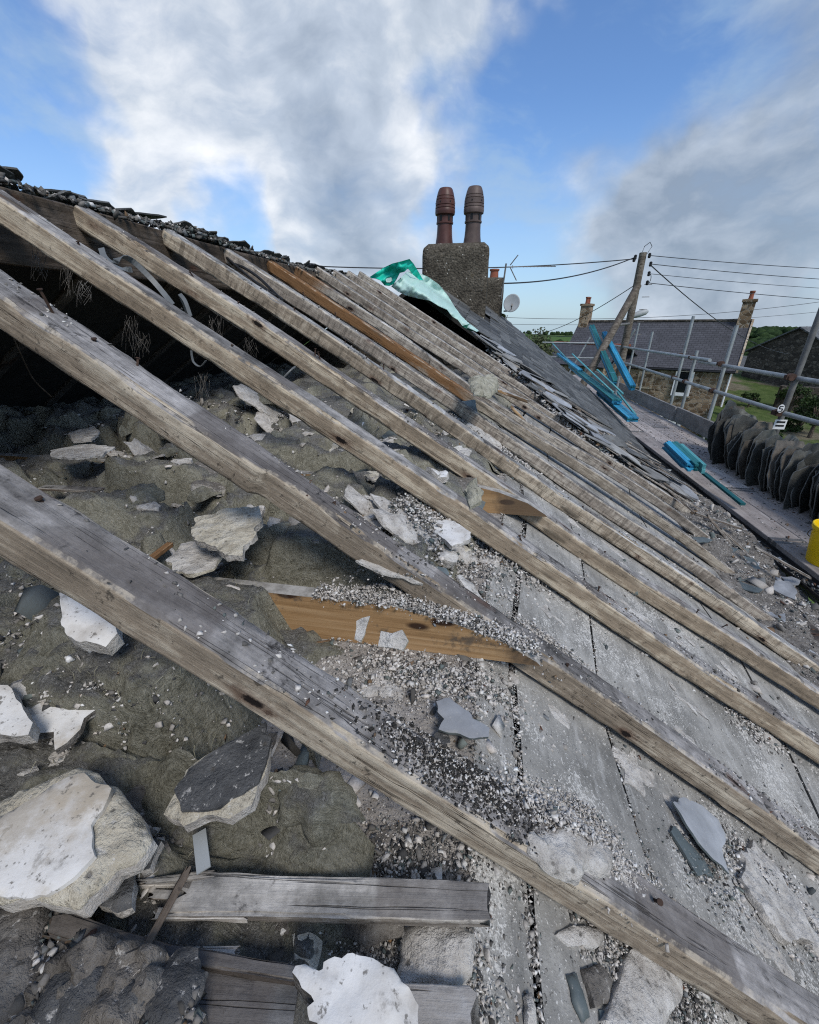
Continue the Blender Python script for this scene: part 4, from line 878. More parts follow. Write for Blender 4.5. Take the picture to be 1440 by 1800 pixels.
def build_slabs():
    w = lambda o, l, c='plaster', g=None: tag(o, l, c, g)
    big = w(slab_px('plaster_chunk', [(-90, 1430), (0, 1395), (30, 1380), (75, 1362), (110, 1348), (135, 1340), (165, 1355), (200, 1372), (230, 1400), (248, 1430), (262, 1465), (250, 1490), (225, 1510), (190, 1520), (175, 1545), (150, 1570), (135, 1590), (95, 1586), (50, 1580), (0, 1575), (-90, 1560)],
        (-.425, .03, .10), .024, (M_['cream'], M_['mortar']), g=.006, seed=1, rough=.003, edge=.010, lump=.006, jag=.005), 'big broken white plaster chunk with cracked cream edges, lower left')
    p = slab_px('paint_skin', [(-90, 1460), (0, 1432), (60, 1400), (115, 1365), (150, 1352), (197, 1384), (186, 1420), (160, 1448), (156, 1486), (164, 1502), (130, 1542), (80, 1578), (0, 1566), (-90, 1545)], (-.400, .03, .10), .006, (M_['plaster'], M_['plaster']), g=.006, seed=2, rough=.0015, edge=.002, jag=.003)
    child_of(p, big)
    w(slab_px('plaster_chunk', [(-60, 1195), (15, 1200), (30, 1215), (40, 1245), (58, 1270), (45, 1288), (0, 1294), (-60, 1290)], (-.43, 0, .2), .016, (M_['plaster'], M_['mortar']), seed=3, jag=.004), 'white plaster shard cut by the left edge of the picture')
    w(slab_px('plaster_chunk', [(48, 1250), (75, 1222), (110, 1225), (160, 1212), (192, 1215), (182, 1240), (150, 1260), (140, 1280), (115, 1300), (95, 1312), (90, 1290), (62, 1285)], (-.435, 0, .1), .012, (M_['plaster'], M_['mortar_dark']), seed=4, jag=.006, lump=.005), 'ragged dirty white plaster piece beside the shard at left edge')
    w(slab_px('render_slab', [(298, 1394), (330, 1350), (390, 1310), (440, 1285), (465, 1270), (479, 1300), (474, 1345), (462, 1380), (440, 1410), (400, 1434), (350, 1447), (315, 1455), (292, 1425)], (-.445, .05, .12), .016, (M_['cream'], M_['mortar']), seed=5, rough=.002, edge=.004, jag=.006), 'charcoal topped slab with crumbling cream underside lying on the wool', 'slab')
    o = bpy.data.objects['render_slab']; p = slab_px('slate_face', [(300, 1388), (330, 1350), (390, 1310), (440, 1285), (462, 1272), (470, 1300), (462, 1340), (450, 1372), (425, 1392), (385, 1412), (345, 1425), (312, 1428)], (-.428, .05, .12), .006, (M_['slab_dark'], M_['slab_dark']), seed=6, g=.007, rough=.001, edge=.002, jag=.003)
    child_of(p, o)
    w(slab_px('render_slab', [(238, 1482), (275, 1460), (292, 1470), (282, 1500), (262, 1530), (243, 1537)], (-.45, 0, .1), .012, (M_['slab_dark'], M_['mortar']), g=.005, seed=7), 'small charcoal slab shard below the larger charcoal slab', 'slab')
    w(slab_px('render_slab', [(180, 1545), (230, 1520), (242, 1560), (236, 1600), (205, 1614), (168, 1592)], (-.455, 0, .05), .012, (M_['slab_dark'], M_['mortar']), g=.005, seed=8), 'dark slab shard tucked beside the big white plaster chunk', 'slab')
    w(slab_px('plaster_chunk', [(503, 1702), (520, 1680), (545, 1690), (575, 1682), (610, 1668), (640, 1692), (690, 1720), (722, 1745), (738, 1780), (745, 1850), (560, 1850), (520, 1785)], (-.455, -.03, .0), .030, (M_['plaster'], M_['mortar_dark']), g=.004, seed=9, rough=.004, edge=.001, jag=.010, lump=.004), 'thick white plaster chunk at the bottom edge between broken planks')
    w(slab_px('plaster_chunk', [(331, 938), (345, 910), (385, 900), (420, 892), (456, 887), (460, 915), (450, 945), (430, 962), (426, 976), (395, 979), (378, 962), (355, 952)], (-.43, .02, .12), .014, (M_['cream'], M_['mortar']), g=.006, seed=10, rough=.003, jag=.006), 'cream plaster chunk standing proud on the wool between the first two rafters')
    w(slab_px('plaster_chunk', [(288, 986), (320, 955), (350, 950), (385, 960), (392, 975), (374, 1000), (340, 1006), (310, 1000)], (-.44, .0, .05), .008, (M_['mortar'], M_['cream']), g=.006, seed=11, jag=.005), 'thin grey plaster flake leaning against the cream chunk')
    w(slab_px('plaster_chunk', [(104, 1042), (150, 1052), (200, 1078), (206, 1112), (182, 1132), (140, 1128), (108, 1112)], (-.45, -.1, .25), .022, (M_['plaster'], M_['mortar']), g=.006, seed=12, rough=.003), 'white plaster block half hidden under the nearest rafter')
    w(slab_px('plaster_chunk', [(38, 1106), (70, 1076), (102, 1060), (98, 1080), (62, 1112), (42, 1117)], (-.45, 0, .1), .008, (M_['plaster'], M_['mortar']), g=.006, seed=13), 'narrow plaster splinter left of the white block')
    w(slab_px('plaster_chunk', [(758, 912), (800, 913), (830, 935), (826, 950), (795, 958), (766, 936)], (-.475, 0, .03), .012, (M_['plaster'], M_['mortar']), g=.007, seed=14), 'clean white plaster piece between the second and third rafters')
    w(slab_px('plaster_chunk', [(575, 700), (590, 690), (604, 698), (600, 712), (582, 716)], (-.49, 0, 0), .03, (M_['plaster'], M_['mortar']), g=.012, seed=15), 'white plaster lump between the fourth and fifth rafters')
    w(slab_px('plaster_chunk', [(620, 712), (640, 716), (656, 730), (640, 734), (624, 724)], (-.49, 0, 0), .02, (M_['plaster'], M_['mortar']), g=.012, seed=16), 'pinkish white plaster sliver between the fourth and fifth rafters')
    w(slab_px('plaster_chunk', [(466, 735), (482, 726), (490, 738), (478, 748), (466, 746)], (-.49, 0, 0), .02, (M_['plaster'], M_['mortar']), g=.01, seed=17), 'angular white plaster lump between the second and third rafters')
    w(slab_px('plaster_chunk', [(118, 760), (165, 748), (175, 758), (160, 772), (128, 775)], (-.46, 0, .05), .01, (M_['mortar'], M_['mortar']), g=.012, seed=18), 'grey plaster flake in the dark of the attic at left')
    w(slab_px('plaster_chunk', [(90, 790), (150, 778), (195, 785), (180, 800), (120, 806), (95, 802)], (-.43, 0, .05), .008, (M_['mortar'], M_['mortar']), g=.01, seed=19, jag=.008), 'long crusty mortar flake on the wool behind the second rafter')
    w(slab_px('plaster_chunk', [(620, 1085), (636, 1078), (650, 1080), (648, 1104), (632, 1128), (622, 1122)], (-.39, 0, .95), .005, (M_['mortar'], M_['cream']), g=.005, seed=20), 'pale plaster flake stuck upright to the orange joist')
    w(slab_px('plaster_chunk', [(668, 1108), (690, 1112), (706, 1108), (716, 1126), (708, 1143), (688, 1140), (667, 1135)], (-.39, 0, .95), .005, (M_['mortar'], M_['cream']), g=.005, seed=21), 'square plaster flake stuck to the face of the orange joist')
    w(slab_px('slate_flake', [(766, 1231), (790, 1221), (808, 1235), (832, 1262), (863, 1278), (863, 1296), (835, 1298), (800, 1290), (772, 1280), (785, 1262), (768, 1250)], (-.537, 0, .03), .005, (M_['slate_pale'], M_['slate_blue']), g=.006, seed=22, rough=.0015), 'pale grey slate flake lying beside the narrow board joint', 'slate')
    w(slab_px('slate_flake', [(1187, 1411), (1205, 1405), (1235, 1418), (1262, 1440), (1276, 1465), (1271, 1500), (1283, 1534), (1250, 1502), (1213, 1455)], (bplane(.5)[0] + .006, bplane(.5)[1], .02), .005, (M_['slate_pale'], M_['slate_blue']), g=.006, seed=23, rough=.001), 'long pale grey slate shard resting on the sloping boards at right', 'slate')
    w(slab_px('slate_flake', [(1181, 1461), (1190, 1454), (1210, 1478), (1240, 1512), (1252, 1538), (1228, 1538), (1210, 1510)], (bplane(.48)[0] + .002, bplane(.48)[1], .0), .005, (M_['slate_blue'], M_['slate_blue']), g=.006, seed=24, rough=.001), 'thin greenish slate shard just below the long pale shard', 'slate')
    w(slab_px('slate_flake', [(671, 767), (685, 753), (732, 779), (768, 805), (764, 823), (739, 816), (697, 792)], (-.50, -.1, .0), .006, (M_['slate_blue'], M_['slate_blue']), g=.014, seed=25, rough=.001), 'dark blue green slate lying between the third and fourth rafters', 'slate')
    w(slab_px('slate_flake', [(789, 707), (836, 702), (842, 734), (819, 740), (796, 726)], (-1.55, -.2, .55), .006, (M_['slate_blue'], M_['slate_blue']), g=.016, seed=26, rough=.001, jag=.002), 'square green slate with a nail hole propped behind the sixth rafter', 'slate')
    w(slab_px('slate_flake', [(560, 838), (600, 820), (660, 826), (690, 842), (640, 862), (585, 868)], (-.475, -.05, .0), .008, (M_['slate_blue'], M_['slate_blue']), g=.012, seed=27, rough=.001, jag=.003), 'wide dusty slate lying flat between the second and third rafters', 'slate')
    w(slab_px('slate_flake', [(800, 868), (822, 862), (858, 878), (850, 895), (815, 888)], (-.5, -.4, .0), .006, (M_['slate_blue'], M_['slate_blue']), g=.012, seed=28, rough=.001, jag=.003), 'small slate piece left of the short orange joist end', 'slate')
    # mortar slabs under and over the nearest rafter, lower right
    bp = bplane(.28)
    for i, (pts, th, mt, lab) in enumerate([
        ([(985, 1640), (1010, 1620), (1060, 1630), (1075, 1655), (1045, 1668), (1010, 1660)], .010, 'mortar', 'flat cream mortar slab just under the nearest rafter'),
        ([(1100, 1700), (1140, 1640), (1162, 1660), (1202, 1712), (1208, 1748), (1182, 1785), (1155, 1840), (1090, 1840), (1070, 1792)], .014, 'mortar', 'largest pitted mortar slab at the bottom right below the nearest rafter'),
        ([(1030, 1700), (1060, 1690), (1086, 1720), (1080, 1760), (1050, 1772)], .010, 'mortar_dark', 'dark knobbly mortar lump beside the largest mortar slab'),
        ([(925, 1742), (940, 1735), (950, 1770), (953, 1812), (936, 1817), (925, 1780)], .007, 'mortar', 'tall narrow mortar flake beside the dark board joint'),
        ([(1165, 1690), (1190, 1672), (1212, 1690), (1205, 1712), (1185, 1716)], .012, 'mortar', 'rounded mortar lump touching the nearest rafter'),
        ([(1000, 1712), (1018, 1704), (1030, 1745), (1043, 1792), (1030, 1800), (1010, 1762)], .005, 'slate_blue', 'slim blue slate splinter standing by the dark mortar lump'),
        ([(1055, 1772), (1085, 1755), (1094, 1800), (1062, 1812)], .006, 'slate_blue', 'square slate shard at the bottom edge near mortar slabs'),
        ([(1040, 1600), (1062, 1605), (1070, 1625), (1045, 1630)], .006, 'mortar', 'small mortar scab above the flat cream slab')]):
        w(slab_px('slate_flake' if 'slate' in mt else 'mortar_slab', pts, (bp[0] + .004, bp[1], .0), th, (M_[mt], M_[mt]), g=.0045, seed=40 + i, rough=.002, lump=.004, jag=.003, edge=.004), lab, 'slate' if 'slate' in mt else 'mortar')
    bp = bplane(.5)
    w(slab_px('mortar_slab', [(1300, 1492), (1330, 1478), (1370, 1530), (1412, 1590), (1430, 1645), (1392, 1652), (1340, 1592), (1310, 1542)], (bp[0] + .003, bp[1], 0), .014, (M_['mortar'], M_['mortar']), g=.006, seed=50, lump=.008, jag=.006), 'long crumbling mortar slab right of the pale slate shard', 'mortar')
    bp = bplane(.85)
    w(slab_px('mortar_slab', [(1292, 1245), (1320, 1238), (1370, 1272), (1404, 1305), (1380, 1320), (1330, 1292)], (bp[0] + .003, bp[1], 0), .018, (M_['mortar'], M_['mortar_dark']), g=.008, seed=51, lump=.008, jag=.006), 'mortar slab lodged on the third rafter near the right edge', 'mortar')
    w(slab_px('mortar_clod', [(942, 1452), (1000, 1438), (1040, 1458), (1078, 1495), (1072, 1532), (1030, 1548), (990, 1532), (955, 1492)], (-.456, -.69, 0), .016, (M_['mortar'], M_['mortar']), g=.005, seed=52, lump=.018, jag=.006, edge=.016), 'white lime mortar clod resting on the nearest rafter', 'mortar')
    w(slab_px('mortar_clod', [(-80, 1575), (0, 1568), (60, 1592), (110, 1588), (160, 1622), (230, 1662), (290, 1702), (336, 1752), (352, 1860), (-80, 1860)], (-.465, .02, .05), .030, (M_['mortar_dark'], M_['mortar_dark']), g=.004, seed=53, rough=.014, lump=.045, jag=.012, edge=.03), 'great grey lump of old mortar filling the bottom left corner', 'mortar')
    w(slab_px('mortar_clod', [(560, 1590), (640, 1575), (690, 1600), (700, 1630), (640, 1650), (580, 1640)], (-.53, .0, .0), .012, (M_['mortar_dark'], M_['mortar_dark']), g=.006, seed=54, lump=.012, jag=.008, edge=.01), 'black crumbly mortar under the broken silvered plank', 'mortar')
    w(slab_px('mortar_clod', [(690, 1640), (760, 1630), (828, 1640), (825, 1700), (760, 1720), (690, 1700)], (-.535, .0, .0), .016, (M_['mortar'], M_['mortar']), g=.006, seed=55, lump=.012, jag=.008, edge=.01), 'white speckled mortar bed between the two broken planks', 'mortar')
    w(slab_px('wool_tuft', [(815, 828), (838, 818), (850, 840), (848, 862), (828, 872), (812, 852)], (-.48, 0, .3), .03, (M_['tuft'], M_['tuft']), g=.008, seed=56, lump=.03, jag=.01, edge=.02), 'torn grey tuft of wool behind the third rafter', 'insulation')
    w(slab_px('wool_tuft', [(828, 660), (862, 655), (882, 672), (868, 690), (840, 684)], (-.36, -.5, .05), .03, (M_['tuft'], M_['tuft']), g=.012, seed=57, lump=.03, jag=.01, edge=.02), 'pale straw like tuft caught on the far rafters', 'insulation')
build_slabs()
def build_crust():
    base = bpy.data.objects['lime_rubble']
    for i, (c, sx, sy, hgt, rot, zoff, light) in enumerate(CRUST):
        for j in range(3):
            cx, cy = c[0] + RNG.normal(0, sx * .6), c[1] + RNG.normal(0, sy * .6); k = 11; rr = RNG.uniform(.45, 1.15, k); u = [(sx * .8 * rr[q] * math.cos(2 * math.pi * q / k), sy * .95 * rr[q] * math.sin(2 * math.pi * q / k)) for q in range(k)]
            z = float(surf(np.array([cx]), np.array([cy]))[0]) + zoff; zx = float(surf(np.array([cx + .03]), np.array([cy]))[0]) + zoff
            sl = np.clip((zx - z) / .03, -.8, .3); Mx = frame((cx, cy, z - .006), (1, 0, sl), (0, 1, 0)) @ Matrix.Rotation(rot + RNG.normal(0, .4), 4, 'Z')
            o = slab('mortar_crust', u, .010 + hgt * .45, (MAT['mortar' if light else 'mortar_dark'],) * 2, Mx, g=max(.0045, sx * .11), seed=1200 + i * 3 + j, rough=.004, lump=.012 + hgt * .3, jag=.006, edge=.012, taper=.5); o.parent = base; o.matrix_parent_inverse = Matrix.Identity(4)
build_crust()
def build_board_crust():
    base = bpy.data.objects['mortar_grit']
    for i in range(64):
        y = .14 + 1.9 * RNG.random() ** 1.5; x = float(knee(y)) + .03 + RNG.random() * (.35 + .55 * y)
        if under_rafter(np.array([y]))[0]: continue
        k = 12; rr = RNG.uniform(.3, 1.2, k); R_ = RNG.uniform(.02, .075) * (.6 + .5 * y); el = RNG.uniform(.3, .8); u = [(R_ * rr[q] * math.cos(2 * math.pi * q / k), R_ * el * rr[q] * math.sin(2 * math.pi * q / k)) for q in range(k)]
        sl = -float(np.interp(y, RY, RS)); Mx = frame((x, y, float(board_z(x, y)) - .002), (1, 0, sl), (0, 1, 0)) @ Matrix.Rotation(RNG.normal(0, .5), 4, 'Z')
        o = slab('mortar_crust', u, RNG.uniform(.003, .008), (MAT['mortar'],) * 2, Mx, g=max(.0045, R_ * .1), seed=1500 + i, rough=.003, lump=.006, jag=.007, edge=.006, taper=.7); o.parent = base; o.matrix_parent_inverse = Matrix.Identity(4)
build_board_crust()
def build_scraps():
    r = random.Random(88)
    for k in range(74):                                           # torn tufts of wool
        y = .10 + 1.9 * r.random() ** 1.6; x = -.12 - r.random() * (.55 + .7 * y); R_ = r.uniform(.022, .075) * (.75 + .45 * y); kk = 13; el = r.uniform(.5, 1.)
        if under_rafter(np.array([y]))[0] and x > -.5: continue
        u = [(R_ * r.uniform(.55, 1.2) * math.cos(6.283 * q / kk), R_ * el * r.uniform(.55, 1.2) * math.sin(6.283 * q / kk)) for q in range(kk)]; z = float(surf(np.array([x]), np.array([y]))[0])
        o = slab('wool_tuft', u, R_ * r.uniform(.6, 1.0), (MAT['wool'],) * 2, Matrix.Translation((x, y, z - .016)) @ Matrix.Rotation(r.uniform(0, 6.28), 4, 'Z') @ Matrix.Rotation(r.gauss(0, .25), 4, 'X'), g=max(.005, R_ * .12), seed=1900 + k, rough=.006, lump=R_ * .5, jag=R_ * .2, edge=R_ * .4, taper=.6)
        tag(o, 'torn tuft of olive wool lying loose on the quilts', 'insulation', 'loose wool tufts')
    for k in range(120):                                          # flakes of plaster
        y = .10 + 2.2 * r.random() ** 1.6; x = -.02 - r.random() * (.6 + .7 * y); R_ = r.uniform(.008, .026) * (.7 + .6 * y); kk = r.randint(5, 8)
        if under_rafter(np.array([y]))[0]: continue
        u = [(R_ * r.uniform(.5, 1.25) * math.cos(6.283 * q / kk), R_ * r.uniform(.35, .9) * math.sin(6.283 * q / kk)) for q in range(kk)]; z = float(surf(np.array([x]), np.array([y]))[0])
        o = slab('plaster_flake', u, r.uniform(.003, .009), (MAT[r.choice(['plaster', 'mortar', 'cream', 'mortar', 'mortar_dark', 'slab_dark'])], MAT['mortar']), Matrix.Translation((x, y, z + .002)) @ Matrix.Rotation(r.uniform(0, 6.28), 4, 'Z') @ Matrix.Rotation(r.gauss(.1, .3), 4, 'X'), g=max(.004, R_ * .2), seed=2100 + k, rough=.0015, lump=.002, jag=R_ * .16, edge=.001)
        tag(o, 'small broken plaster flake strewn on the loft floor', 'plaster', 'small plaster flakes on the loft floor')
build_scraps()
def build_lumps():
    r = random.Random(99)
    for k in range(52):
        y = r.uniform(.72, 1.75); x = -.02 - r.random() ** 1.3 * .95; R_ = r.uniform(.02, .06); kk = r.randint(7, 10)
        if under_rafter(np.array([y]))[0]: continue
        u = [(R_ * r.uniform(.6, 1.2) * math.cos(6.283 * q / kk), R_ * r.uniform(.45, .95) * math.sin(6.283 * q / kk)) for q in range(kk)]; z = float(surf(np.array([x]), np.array([y]))[0]); mt = r.choice(['mortar', 'plaster', 'mortar', 'mortar_dark', 'slate_blue', 'cream'])
        o = slab('rubble_lump', u, r.uniform(.008, .028) if 'slate' not in mt else .006, (MAT[mt], MAT['mortar' if 'slate' not in mt else mt]), Matrix.Translation((x, y, z - .003)) @ Matrix.Rotation(r.uniform(0, 6.28), 4, 'Z') @ Matrix.Rotation(r.gauss(.15, .3), 4, 'X'), g=max(.006, R_ * .16), seed=2300 + k, rough=.003, lump=.006 if 'slate' not in mt else .0, jag=R_ * .18, edge=.003)
        tag(o, 'rubble lump lying between the middle rafters of the loft', 'rubble', 'rubble lumps between the middle rafters')
build_lumps()
# ------------------------------------------------------------------ broken timber
def stick(name, mat, a, b, w, h, label, cat='plank', seed=0, ragged=.01, yax=(0, 1, 0), n=40, wane=.004, rough=.0015, par=None):
    o = beam(name, MAT[mat], a, b, w, h, None, seed, n, par, wane=wane, ragged=ragged, yax=yax, rough=rough)
    return tag(o, label, cat) if label else o
def build_sticks():
    a, b = atZ(345, 1535, -.462), atZ(829, 1548, -.497); c = atZ(350, 1618, -.462)
    o = stick('broken_plank', 'plank', a, b, float(a[1] - c[1]), .012, 'silvered broken plank with a splintered left end, near the bottom', seed=301, ragged=.018, n=90, wane=.006)
    for k, (u, v, ww, l_) in enumerate([(.002, -.004, .006, .055), (.010, -.006, .007, .03), (.022, -.004, .009, .02), (.045, -.012, .010, .03)]):
        s_ = beam('splinter', MAT['plank'], (-l_, -u, v), (.05, -u, v), ww, .006, None, 320 + k, 12, None, ragged=.006); s_.parent = o; s_.matrix_parent_inverse = Matrix.Identity(4)
    stick('splinter_stick', 'lath', atZ(262, 1540, -.45), atZ(352, 1532, -.46), .006, .005, 'long whisker of wood torn from the broken plank', 'stick', 302, .02)
    stick('splinter_stick', 'dark_timber', atZ(268, 1662, -.445), atZ(330, 1545, -.45), .007, .006, 'thin reddish splinter leaning left of the broken plank', 'stick', 303, .01)
    stick('lath', 'dark_timber', atZ(122, 1602, -.43), atZ(285, 1652, -.45), .016, .010, 'dark lath poking out of the grey mortar lump', 'lath', 304, .01)
    stick('lath', 'plank_dark', atZ(285, 1655, -.465), atZ(516, 1692, -.475), .010, .016, 'dark lath with white streaks above the damp grey plank', 'lath', 305, .01)
    a = atZ(300, 1696, -.475); stick('broken_plank', 'plank_dark', a, atZ(515, 1712, -.485), .06, .016, 'damp grey plank beside the white chunk at the bottom', seed=306, ragged=.008)
    a = atZ(680, 1722, -.495); stick('broken_plank', 'plank', a, atZ(822, 1732, -.505), .05, .016, 'short weathered plank end with rusty tip at the bottom', seed=307, ragged=.008)
    a, b = atZ(350, 1462, -.45), atZ(358, 1530, -.455)
    m = MB(); q = frame(a, b - a, (1, 0, 0)); m.box((0, -.006, -.002), (float(np.linalg.norm(b - a)), .006, 0)); tag(m.build('metal_strip', MAT['steel'], M=q), 'narrow galvanised metal strip above the broken silvered plank', 'strip')
    stick('lath', 'lath', atZ(500, 808, -.47), atZ(640, 795, -.48), .014, .006, 'pale lath lying flat between second and third rafters', 'lath', 308, .01)
    stick('lath', 'lath', atZ(520, 818, -.47), atZ(632, 806, -.48), .012, .006, 'lower of two pale laths between second and third rafters', 'lath', 309, .01)
    stick('lath', 'lath', atZ(682, 780, -.47), atZ(748, 786, -.47), .012, .008, 'short lath on the dark blue green slate', 'lath', 310, .01)
    stick('lath', 'lath', atZ(775, 760, -.44), atZ(825, 772, -.46), .03, .008, 'split white lath poking from under the fifth rafter', 'lath', 311, .02)
    stick('lath', 'lath', atZ(85, 852, -.43), atZ(180, 856, -.43), .03, .008, 'brown board end sunk in the wool behind the nearest rafter', 'lath', 312, .01)
    stick('lath', 'plank', atZ(-60, 990, -.44), atZ(22, 984, -.44), .03, .012, 'white board end at the left edge under the nearest rafter', 'lath', 313, .01)
    stick('lath', 'lath', atZ(535, 680, -.46), atZ(575, 676, -.46), .012, .006, 'thin twig like lath between the third and fourth rafters', 'lath', 314, .01)
    stick('lath', 'dull_orange', atZ(274, 985, -.44), atZ(304, 962, -.44), .014, .010, 'stub of orange wood behind the grey plaster flake', 'lath', 315, .006)
    # orange splintered timber on the far rafters
    for k, (p, q, y) in enumerate([((872, 686), (925, 706), 3.0), ((905, 722), (932, 750), 2.8)]):
        stick('lath', 'pine', atY(*p, y) + np.array([0, 0, .02]), atY(*q, y) + np.array([0, 0, .02]), .05, .02, ['splintered orange timber on the far rafters', 'lower splinter of orange timber on the far rafters'][k], 'lath', 316 + k, .03, rough=.006)
build_sticks()
def build_clod_rubble():
    n = 2600; px = RNG.uniform(-60, 350, n); py = RNG.uniform(1575, 1840, n); m = py > 1570 + np.clip(px, 0, 400) * .5; px, py = px[m], py[m]; n = len(px)
    s = size(n, .0007, .0065, 3.); zz = -.440 + .010 * fb2(px / 60., py / 60., 1., 4, 7) + .008 * RNG.random(n); P = np.array([atZ(a, b, z) for a, b, z in zip(px, py, zz)])
    clod = [o for o in bpy.data.objects if o.name.startswith('mortar_clod') and 'bottom left' in o.get('label', '')][0]; r = random.Random(77)
    for k in range(26):
        a, b = r.uniform(-40, 330), r.uniform(1585, 1800)
        if b < 1580 + max(a, 0) * .55: continue
        c = atZ(a, b, -.437); R_ = r.uniform(.010, .032); kk = 9; u = [(R_ * r.uniform(.6, 1.15) * math.cos(6.283 * q / kk), R_ * r.uniform(.6, 1.15) * math.sin(6.283 * q / kk)) for q in range(kk)]
        o = slab('lump', u, R_ * r.uniform(.6, 1.0), (MAT[r.choice(['mortar_dark', 'mortar_dark', 'mortar_dark', 'slab_dark'])],) * 2, Matrix.Translation(c - np.array([0, 0, .006])) @ Matrix.Rotation(r.gauss(0, .3), 4, 'X') @ Matrix.Rotation(r.gauss(0, .3), 4, 'Y'), g=.004, seed=1700 + k, rough=.006, lump=.014, jag=.006, edge=.012, taper=.45)
        child_of(o, clod)
    chip_obj('clod_crumbs', [chip_arrays(P, s, pal(n, (2.2, 5, 2.2, .3)) * .9, True, .8)], 'grey green crumbs and small stones over the great mortar lump', 'rubble')
    V = []
    for (x0, y0, x1, y1, z, n, w) in [(0, 1335, 270, 1600, -.425, 520, (8, 1, 0, 0)), (285, 1265, 485, 1460, -.445, 420, (8, 2, 0, 0)), (40, 1205, 195, 1315, -.44, 420, (7, 3, .5, .3)), (325, 885, 465, 1005, -.435, 300, (8, 1, 0, 0)), (500, 1660, 745, 1800, -.47, 500, (8, 2, 0, 0)), (170, 1450, 300, 1620, -.455, 420, (6, 4, 1, .2)), (0, 1000, 300, 1320, -.44, 700, (6, 4, .3, .1)), (0, 760, 420, 900, -.45, 700, (6, 4, .3, .1)), (330, 1400, 840, 1545, -.50, 900, (5, 5, 1, .1))]:
        a = RNG.uniform(x0, x1, n); b = RNG.uniform(y0, y1, n); P = np.array([atZ(p_, q_, z) for p_, q_ in zip(a, b)]); P[:, 2] = surf(P[:, 0], P[:, 1]) + .002; s = size(n, .0008, .006, 3.) * (1.6 if y0 < 900 else 1); V.append(chip_arrays(P, s, pal(n, w), True, .6))
    chip_obj('plaster_crumbs', V, 'crumbs broken off the plaster pieces lying round them on the wool', 'debris')
build_clod_rubble()
# nails
def nail(i, s_, h=.03, r_=.0022, tilt=(.1, 0), across=.5):
    p = raft_top(i, s_, across); m = MB(); t = Vector((tilt[0], tilt[1], 1)).normalized()
    m.tube([Vector(p) - t * .01, Vector(p) + t * h], [r_, r_], 6); m.tube([Vector(p) + t * h, Vector(p) + t * (h + .002)], r_ * 1.9, 8)
    o = m.build('nail', MAT['nail']); o.parent = RAFT[i]; o.matrix_parent_inverse = RAFT[i].matrix_world.inverted() if False else (Matrix.Translation(-Vector(COT.location)) @ RAFT[i].matrix_basis).inverted() @ Matrix.Translation(-Vector(COT.location))
def build_nails():
    bpy.context.view_layer.update()
    for (i, px, py, h) in [(2, 95, 540, .034), (2, 170, 590, .004), (3, 140, 425, .006), (5, 500, 590, .01), (4, 575, 605, .02), (6, 595, 552, .022), (5, 672, 655, .02), (6, 690, 640, .02), (4, 560, 612, .02)]:
        v = ray(px, py); y = RY[i - 1] - RW * .5; p = v * (y / v[1]); P0, P1, _ = RLINE[i]; s_ = float((p - P0) @ ((P1 - P0) / np.linalg.norm(P1 - P0)))
        nail(i, s_, h, tilt=(random.uniform(-.2, .3), random.uniform(-.3, .1)))
build_nails()
def more_nails():
    r = random.Random(4)
    for i in range(1, 9):
        for k in range(5): nail(i, r.uniform(.3, 3.0), r.choice([.003, .004, .012, .022]), .0019, (r.gauss(0, .3), r.gauss(0, .3)), r.uniform(.25, .75))
more_nails()
# grey plastic strips, cables and shreds hanging in the roof
def ribbon(name, pts, w, mat, label, cat='strip', side=(0, 1, 0), th=.0016):
    P = [Vector(p) for p in pts]; Q = []
    for i in range(len(P) - 1):                                   # Catmull-Rom
        p0, p1, p2, p3 = P[max(i - 1, 0)], P[i], P[i + 1], P[min(i + 2, len(P) - 1)]
        for k in range(6):
            t = k / 6; Q.append(.5 * ((2 * p1) + (p2 - p0) * t + (2 * p0 - 5 * p1 + 4 * p2 - p3) * t * t + (3 * p1 - p0 - 3 * p2 + p3) * t ** 3))
    Q.append(P[-1]); V = []; F = []; s_ = Vector(side).normalized()
    for i, q in enumerate(Q):
        t = (Q[min(i + 1, len(Q) - 1)] - Q[max(i - 1, 0)]).normalized(); u = (s_ - t * s_.dot(t)).normalized(); n = t.cross(u)
        V += [q + u * w / 2 + n * th / 2, q - u * w / 2 + n * th / 2, q - u * w / 2 - n * th / 2, q + u * w / 2 - n * th / 2]
    for i in range(len(Q) - 1):
        for k in range(4): F.append((4 * i + k, 4 * i + (k + 1) % 4, 4 * i + 4 + (k + 1) % 4, 4 * i + 4 + k))
    F += [(3, 2, 1, 0), tuple(len(V) - 4 + k for k in range(4))]
    return tag(obj(name, V, F, mat, smooth=False), label, cat)
def cable(name, pts, r_, mat, label, cat='cable'):
    P = [Vector(p) for p in pts]; Q = []
    for i in range(len(P) - 1):
        p0, p1, p2, p3 = P[max(i - 1, 0)], P[i], P[i + 1], P[min(i + 2, len(P) - 1)]
        for k in range(6):
            t = k / 6; Q.append(.5 * ((2 * p1) + (p2 - p0) * t + (2 * p0 - 5 * p1 + 4 * p2 - p3) * t * t + (3 * p1 - p0 - 3 * p2 + p3) * t ** 3))
    Q.append(P[-1]); m = MB(); m.tube(Q, r_, 6); return tag(m.build(name, mat, smooth=True), label, cat)
